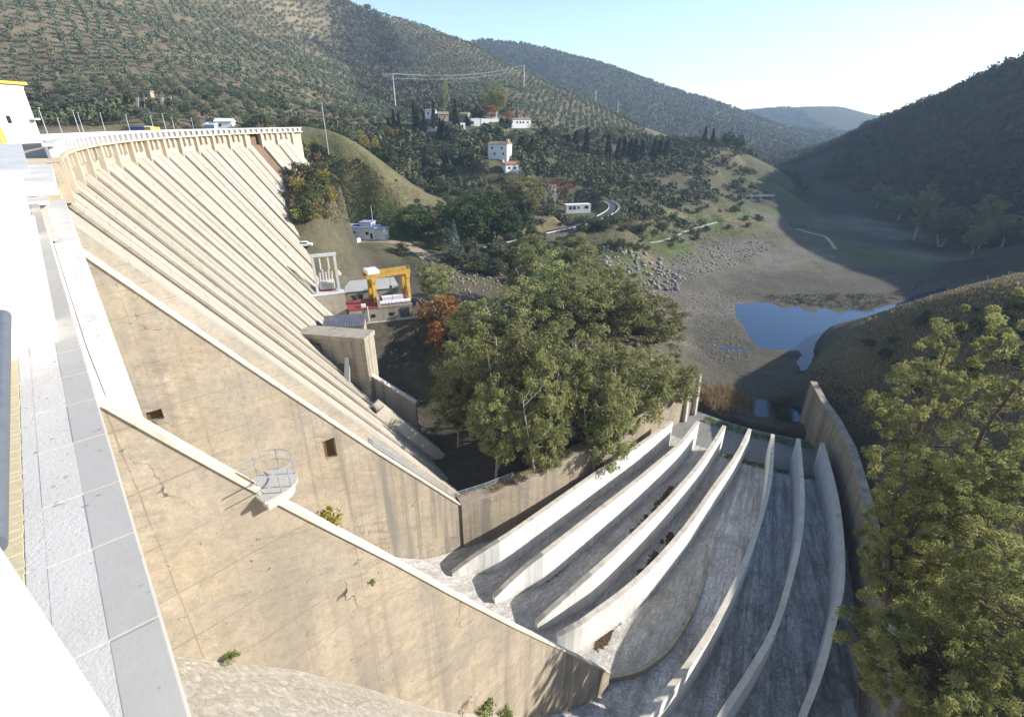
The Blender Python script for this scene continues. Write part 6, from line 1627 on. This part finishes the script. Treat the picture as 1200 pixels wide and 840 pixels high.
def stones(name, x, y, z, size, mat, label):
    n = len(x); s_ = np.broadcast_to(size, (n,)); V = IV[None] * (0.65 + .6 * rng.random((n, len(IV), 1))) * (s_[:, None, None] * np.array([1, 1, .75]) * (.7 + .6 * rng.random((n, 1, 3))))
    V = V + np.stack([x, y, z + s_ * .15], -1)[:, None, :]; F = (IF[None] + (np.arange(n) * len(IV))[:, None, None]).reshape(-1, 3)
    me = bpy.data.meshes.new(name); np_mesh(me, V.reshape(-1, 3), F); me.materials.append(mat); return tag(link(name, me), label, kind='stuff')
def img_region(poly, n, z=None, Y=None):
    """random ground places whose bearings fall in an image outline"""
    xs = [p[0] for p in poly]; ys = [p[1] for p in poly]; px = rng.uniform(min(xs), max(xs), n * 3); py = rng.uniform(min(ys), max(ys), n * 3)
    k = inpoly(px, py, poly); px, py = px[k][:n], py[k][:n]; out = [hit(a, b, 60, 900) for a, b in zip(px, py)]
    return np.array([p.x for p in out]), np.array([p.y for p in out]), np.array([p.z for p in out])
x, y, z = img_region([(785,300),(850,282),(910,268),(915,285),(880,305),(830,322),(790,335)], 700)
stones('riprap', x, y, z, .25 + .55 * rng.random(len(x)) ** 2, M['stone_rubble'], 'pale rubble stones heaped along the river bank')
x, y, z = img_region([(640,310),(690,288),(760,290),(800,330),(785,352),(730,352),(650,345)], 600)
stones('boulders', x, y, z, .4 + 1.3 * rng.random(len(x)) ** 3, M['stone_rubble'], 'dark boulders on the cut bank below the terrace')
x, y, z = img_region([(790,345),(870,318),(930,300),(870,345),(862,385),(880,420),(820,430),(800,390)], 1500)
stones('river_gravel', x, y, z, .10 + .28 * rng.random(len(x)) ** 2, M['stone_rubble'], 'loose stones scattered over the dry river bed')
x, y, z = img_region([(345,175),(420,185),(505,240),(480,262),(390,262),(350,255)], 600)
tufts('green_grass', x, y, z, .35, 7, M['grass_leaf'], 'green grass on the spur below the dam end', 1.2, .2)
x, y, z = img_region([(345,175),(420,185),(505,240),(480,262),(390,262),(350,255)], 500)
tufts('spur_grass', x, y, z, .4, 6, M['dry_leaf'], 'dry grass tufts on the spur below the dam end', 1.0, .16)
x, y, z = img_region([(345,175),(385,178),(395,215),(385,262),(350,262)], 70)
for i in range(len(x)):
    key = ('shrub', 'green_shrub', 'dry_shrub', 'yellow_shrub')[int(rng.choice(4, p=[.5, .2, .2, .1]))]
    plant(key, x[i], y[i], z[i] - .1, 1.0 + 1.3 * rng.random(), {'shrub': 'grey-green bush on the slope beside the far end of the dam', 'green_shrub': 'bright green bush on the slope beside the far end of the dam', 'dry_shrub': 'brown dry bush on the slope beside the far end of the dam', 'yellow_shrub': 'yellow bush on the slope beside the far end of the dam'}[key], 'bushes beside the far end of the dam', 'bush')
x, y, z = img_region([(955,435),(1010,378),(1080,352),(1200,320),(1200,480),(1060,520),(1000,500)], 5200)
tufts('bank_grass', x, y, z, .5, 7, M['dry_leaf'], 'dry brown grass covering the right bank', .9, .12)
x, y, z = img_region([(1000,395),(1200,325),(1200,440),(1060,470)], 45)
for i in range(len(x)): plant('shrub', x[i], y[i], z[i] - .1, .7 + .8 * rng.random(), 'small dull bush on the shaded right bank', 'bushes on the right bank', 'bush')
x, y, z = img_region([(700,245),(860,235),(900,262),(840,285),(740,300),(640,300)], 1400)
tufts('terrace_grass', x, y, z, .5, 6, M['grass_leaf'], 'short grass on the river terrace', 1.2, .2)
x, y, z = img_region([(690,240),(900,225),(900,262),(800,290),(650,305),(600,300)], 90)
for i in range(len(x)):
    if clear(x[i:i+1], y[i:i+1])[0]: plant('shrub', x[i], y[i], z[i] - .1, 1.0 + 1.4 * rng.random(), 'grey-green bush on the river terrace', 'bushes on the river terrace', 'bush')
x, y, z = img_region([(818,455),(850,452),(885,470),(870,485),(825,478)], 260)
tufts('brown_reeds', x, y, z, 1.5, 9, M['dry_leaf'], 'brown reeds beside the end of the apron', .5, .07)
x, y, z = img_region([(900,468),(928,470),(925,496),(905,492)], 80)
tufts('dark_reeds', x, y, z, 1.5, 9, M['scrub_leaf'], 'dark reeds between the two puddles', .5, .07)
x, y, z = img_region([(880,345),(1040,345),(1100,325),(1080,338),(1020,364),(930,358)], 380)
tufts('pool_weeds', x, y, z, .7, 9, M['scrub_leaf'], 'dark weeds along the far edge of the pool', .8, .1)
x, y, z = img_region([(545,565),(605,535),(700,505),(800,440),(800,455),(700,525),(620,560),(560,580)], 300)
def rk_region(r0, r1, k0, k1, n, zf):
    r = rng.uniform(r0, r1, n); k = rng.uniform(k0, k1, n); a = A0 + k * ST
    return CX + r * np.cos(a), CY + r * np.sin(a), np.array([zf(q) for q in r])
x, y, z = rk_region(53, 56, 4.2, 13, 420, zB); tufts('apron_moss', x, y, z, .35, 8, M['grass_leaf'], 'mossy weeds along the outer lip of the apron', .35, .08)
x, y, z = rk_region(66.5, 68.2, 6.7, 13, 360, zB); tufts('joint_moss', x, y, z, .25, 8, M['grass_leaf'], 'moss along the joint between chute and apron', .25, .08)
q = np.array([P3[i] - N3[i] * (.5 + 1.7 * rng.random()) + (P3[min(i + 1, len(P3) - 1)] - P3[i]) * rng.random() for i in rng.integers(1, len(P3), 420)])
tufts('wall_top_weeds', q[:, 0], q[:, 1], q[:, 2], .4, 8, M['dry_leaf'], 'dry weeds growing along the top of the left training wall', .25, .06)
# dead leaves and silt lying along the foot of the guide walls
L_ = []
for (k0, k1, ra, rb, n) in ((4.55, 4.8, 80, 124, 34), (5.6, 5.85, 85, 126, 34), (6.55, 6.85, 92, 126, 26), (3.3, 3.6, 90, 128, 14)):
    for _ in range(n):
        r = rng.uniform(ra, rb); k = rng.uniform(k0, k1) - (4.0 - 3.5) * (r - 65) / 65 * .6; cnt = int(rng.integers(25, 110)); sz = rng.uniform(.25, .7)
        a = A0 + k * ST + rng.normal(size=cnt) * sz / r * .5; rr = r + rng.normal(size=cnt) * sz * 1.2
        L_.append(np.stack([CX + rr * np.cos(a), CY + rr * np.sin(a), np.array([zA(q) for q in rr]) + .05 + .05 * rng.random(cnt)], -1))
C_ = np.concatenate(L_); d = rng.normal(size=(len(C_), 3)); d[:, 2] *= .12; d /= np.linalg.norm(d, axis=1, keepdims=True); s2 = np.cross(d, [0, 0, 1]); s2 /= np.linalg.norm(s2, axis=1, keepdims=True)
sz = .14 + .2 * rng.random((len(C_), 1)); V = np.stack([C_ - d * sz, C_ + s2 * sz * .7, C_ + d * sz, C_ - s2 * sz * .7], 1).reshape(-1, 3)
tag(link('leaf_litter', leaf_mesh('leaf_litter', V, rng.random(len(C_)), M['debris_rust'])), 'rust-brown dead leaves and silt along the foot of the guide walls', kind='stuff')

x, y, z = img_region([(385,292),(470,290),(520,304),(560,300),(600,310),(560,345),(500,335),(440,318),(390,318)], 120)
for i in range(len(x)):
    key = ('shrub', 'dry_shrub', 'green_shrub')[int(rng.choice(3, p=[.6, .25, .15]))]
    if clear(x[i:i+1], y[i:i+1])[0]: plant(key, x[i], y[i], z[i] - .1, 1.0 + 1.5 * rng.random(), {'shrub': 'grey-green bush on the bank above the powerhouse', 'dry_shrub': 'brown dry bush on the bank above the powerhouse', 'green_shrub': 'bright green bush on the bank above the powerhouse'}[key], 'bushes above the powerhouse', 'bush')
x, y, z = img_region([(520,305),(620,290),(640,320),(560,345),(510,335)], 500)
stones('bank_rubble', x, y, z, .2 + .5 * rng.random(len(x)) ** 2, M['stone_rubble'], 'pale rubble on the bank below the road')
x, y, z = img_region([(440,425),(500,430),(520,470),(500,490),(460,450)], 60)
for i in range(len(x)):
    key = ('dry_shrub', 'green_shrub')[int(rng.random() < .4)]
    if clear(x[i:i+1], y[i:i+1])[0]: plant(key, x[i], y[i], z[i] - .1, .7 + .8 * rng.random(), {'dry_shrub': 'brown dry bush on the ground below the powerhouse wall', 'green_shrub': 'bright green bush on the ground below the powerhouse wall'}[key], 'bushes below the powerhouse wall', 'bush')

for poly, n, lab, grp, a, b in (([(350,262),(372,255),(388,258),(384,300),(362,300)], 40, 'bush on the earth slope between the dam face and the long house', 'bushes on the slope by the long house', .9, 1.2), ([(395,182),(430,192),(470,215),(512,248),(500,255),(455,225),(410,205)], 34, 'small bush scattered on the grassy spur', 'bushes on the grassy spur', .5, .7)):
    x, y, z = img_region(poly, n)
    for i in range(len(x)):
        key = ('shrub', 'dry_shrub', 'green_shrub')[int(rng.choice(3, p=[.55, .2, .25]))]
        if clear(x[i:i+1], y[i:i+1])[0]: plant(key, x[i], y[i], z[i] - .1, a + b * rng.random(), {'shrub': 'grey-green ', 'dry_shrub': 'brown dry ', 'green_shrub': 'bright green '}[key] + lab, grp, 'bush')

# ------------------------------------------------------------------ air
m = MB(); m.box(-2700, 2700, -260, 4300, -80, 330); hz = m.build('haze', M['asphalt'])
hm = bpy.data.materials.new('haze_air'); hm.use_nodes = True; hn = hm.node_tree.nodes; hn.clear()
pv = hn.new('ShaderNodeVolumePrincipled'); ho = hn.new('ShaderNodeOutputMaterial')
pv.inputs['Color'].default_value = (0.55, 0.74, 1.0, 1); pv.inputs['Density'].default_value = 0.00016; pv.inputs['Anisotropy'].default_value = 0.0
hm.node_tree.links.new(pv.outputs[0], ho.inputs['Volume'])
hz.data.materials.clear(); hz.data.materials.append(hm); tag(hz, 'thin bluish haze filling the valley', kind='stuff')
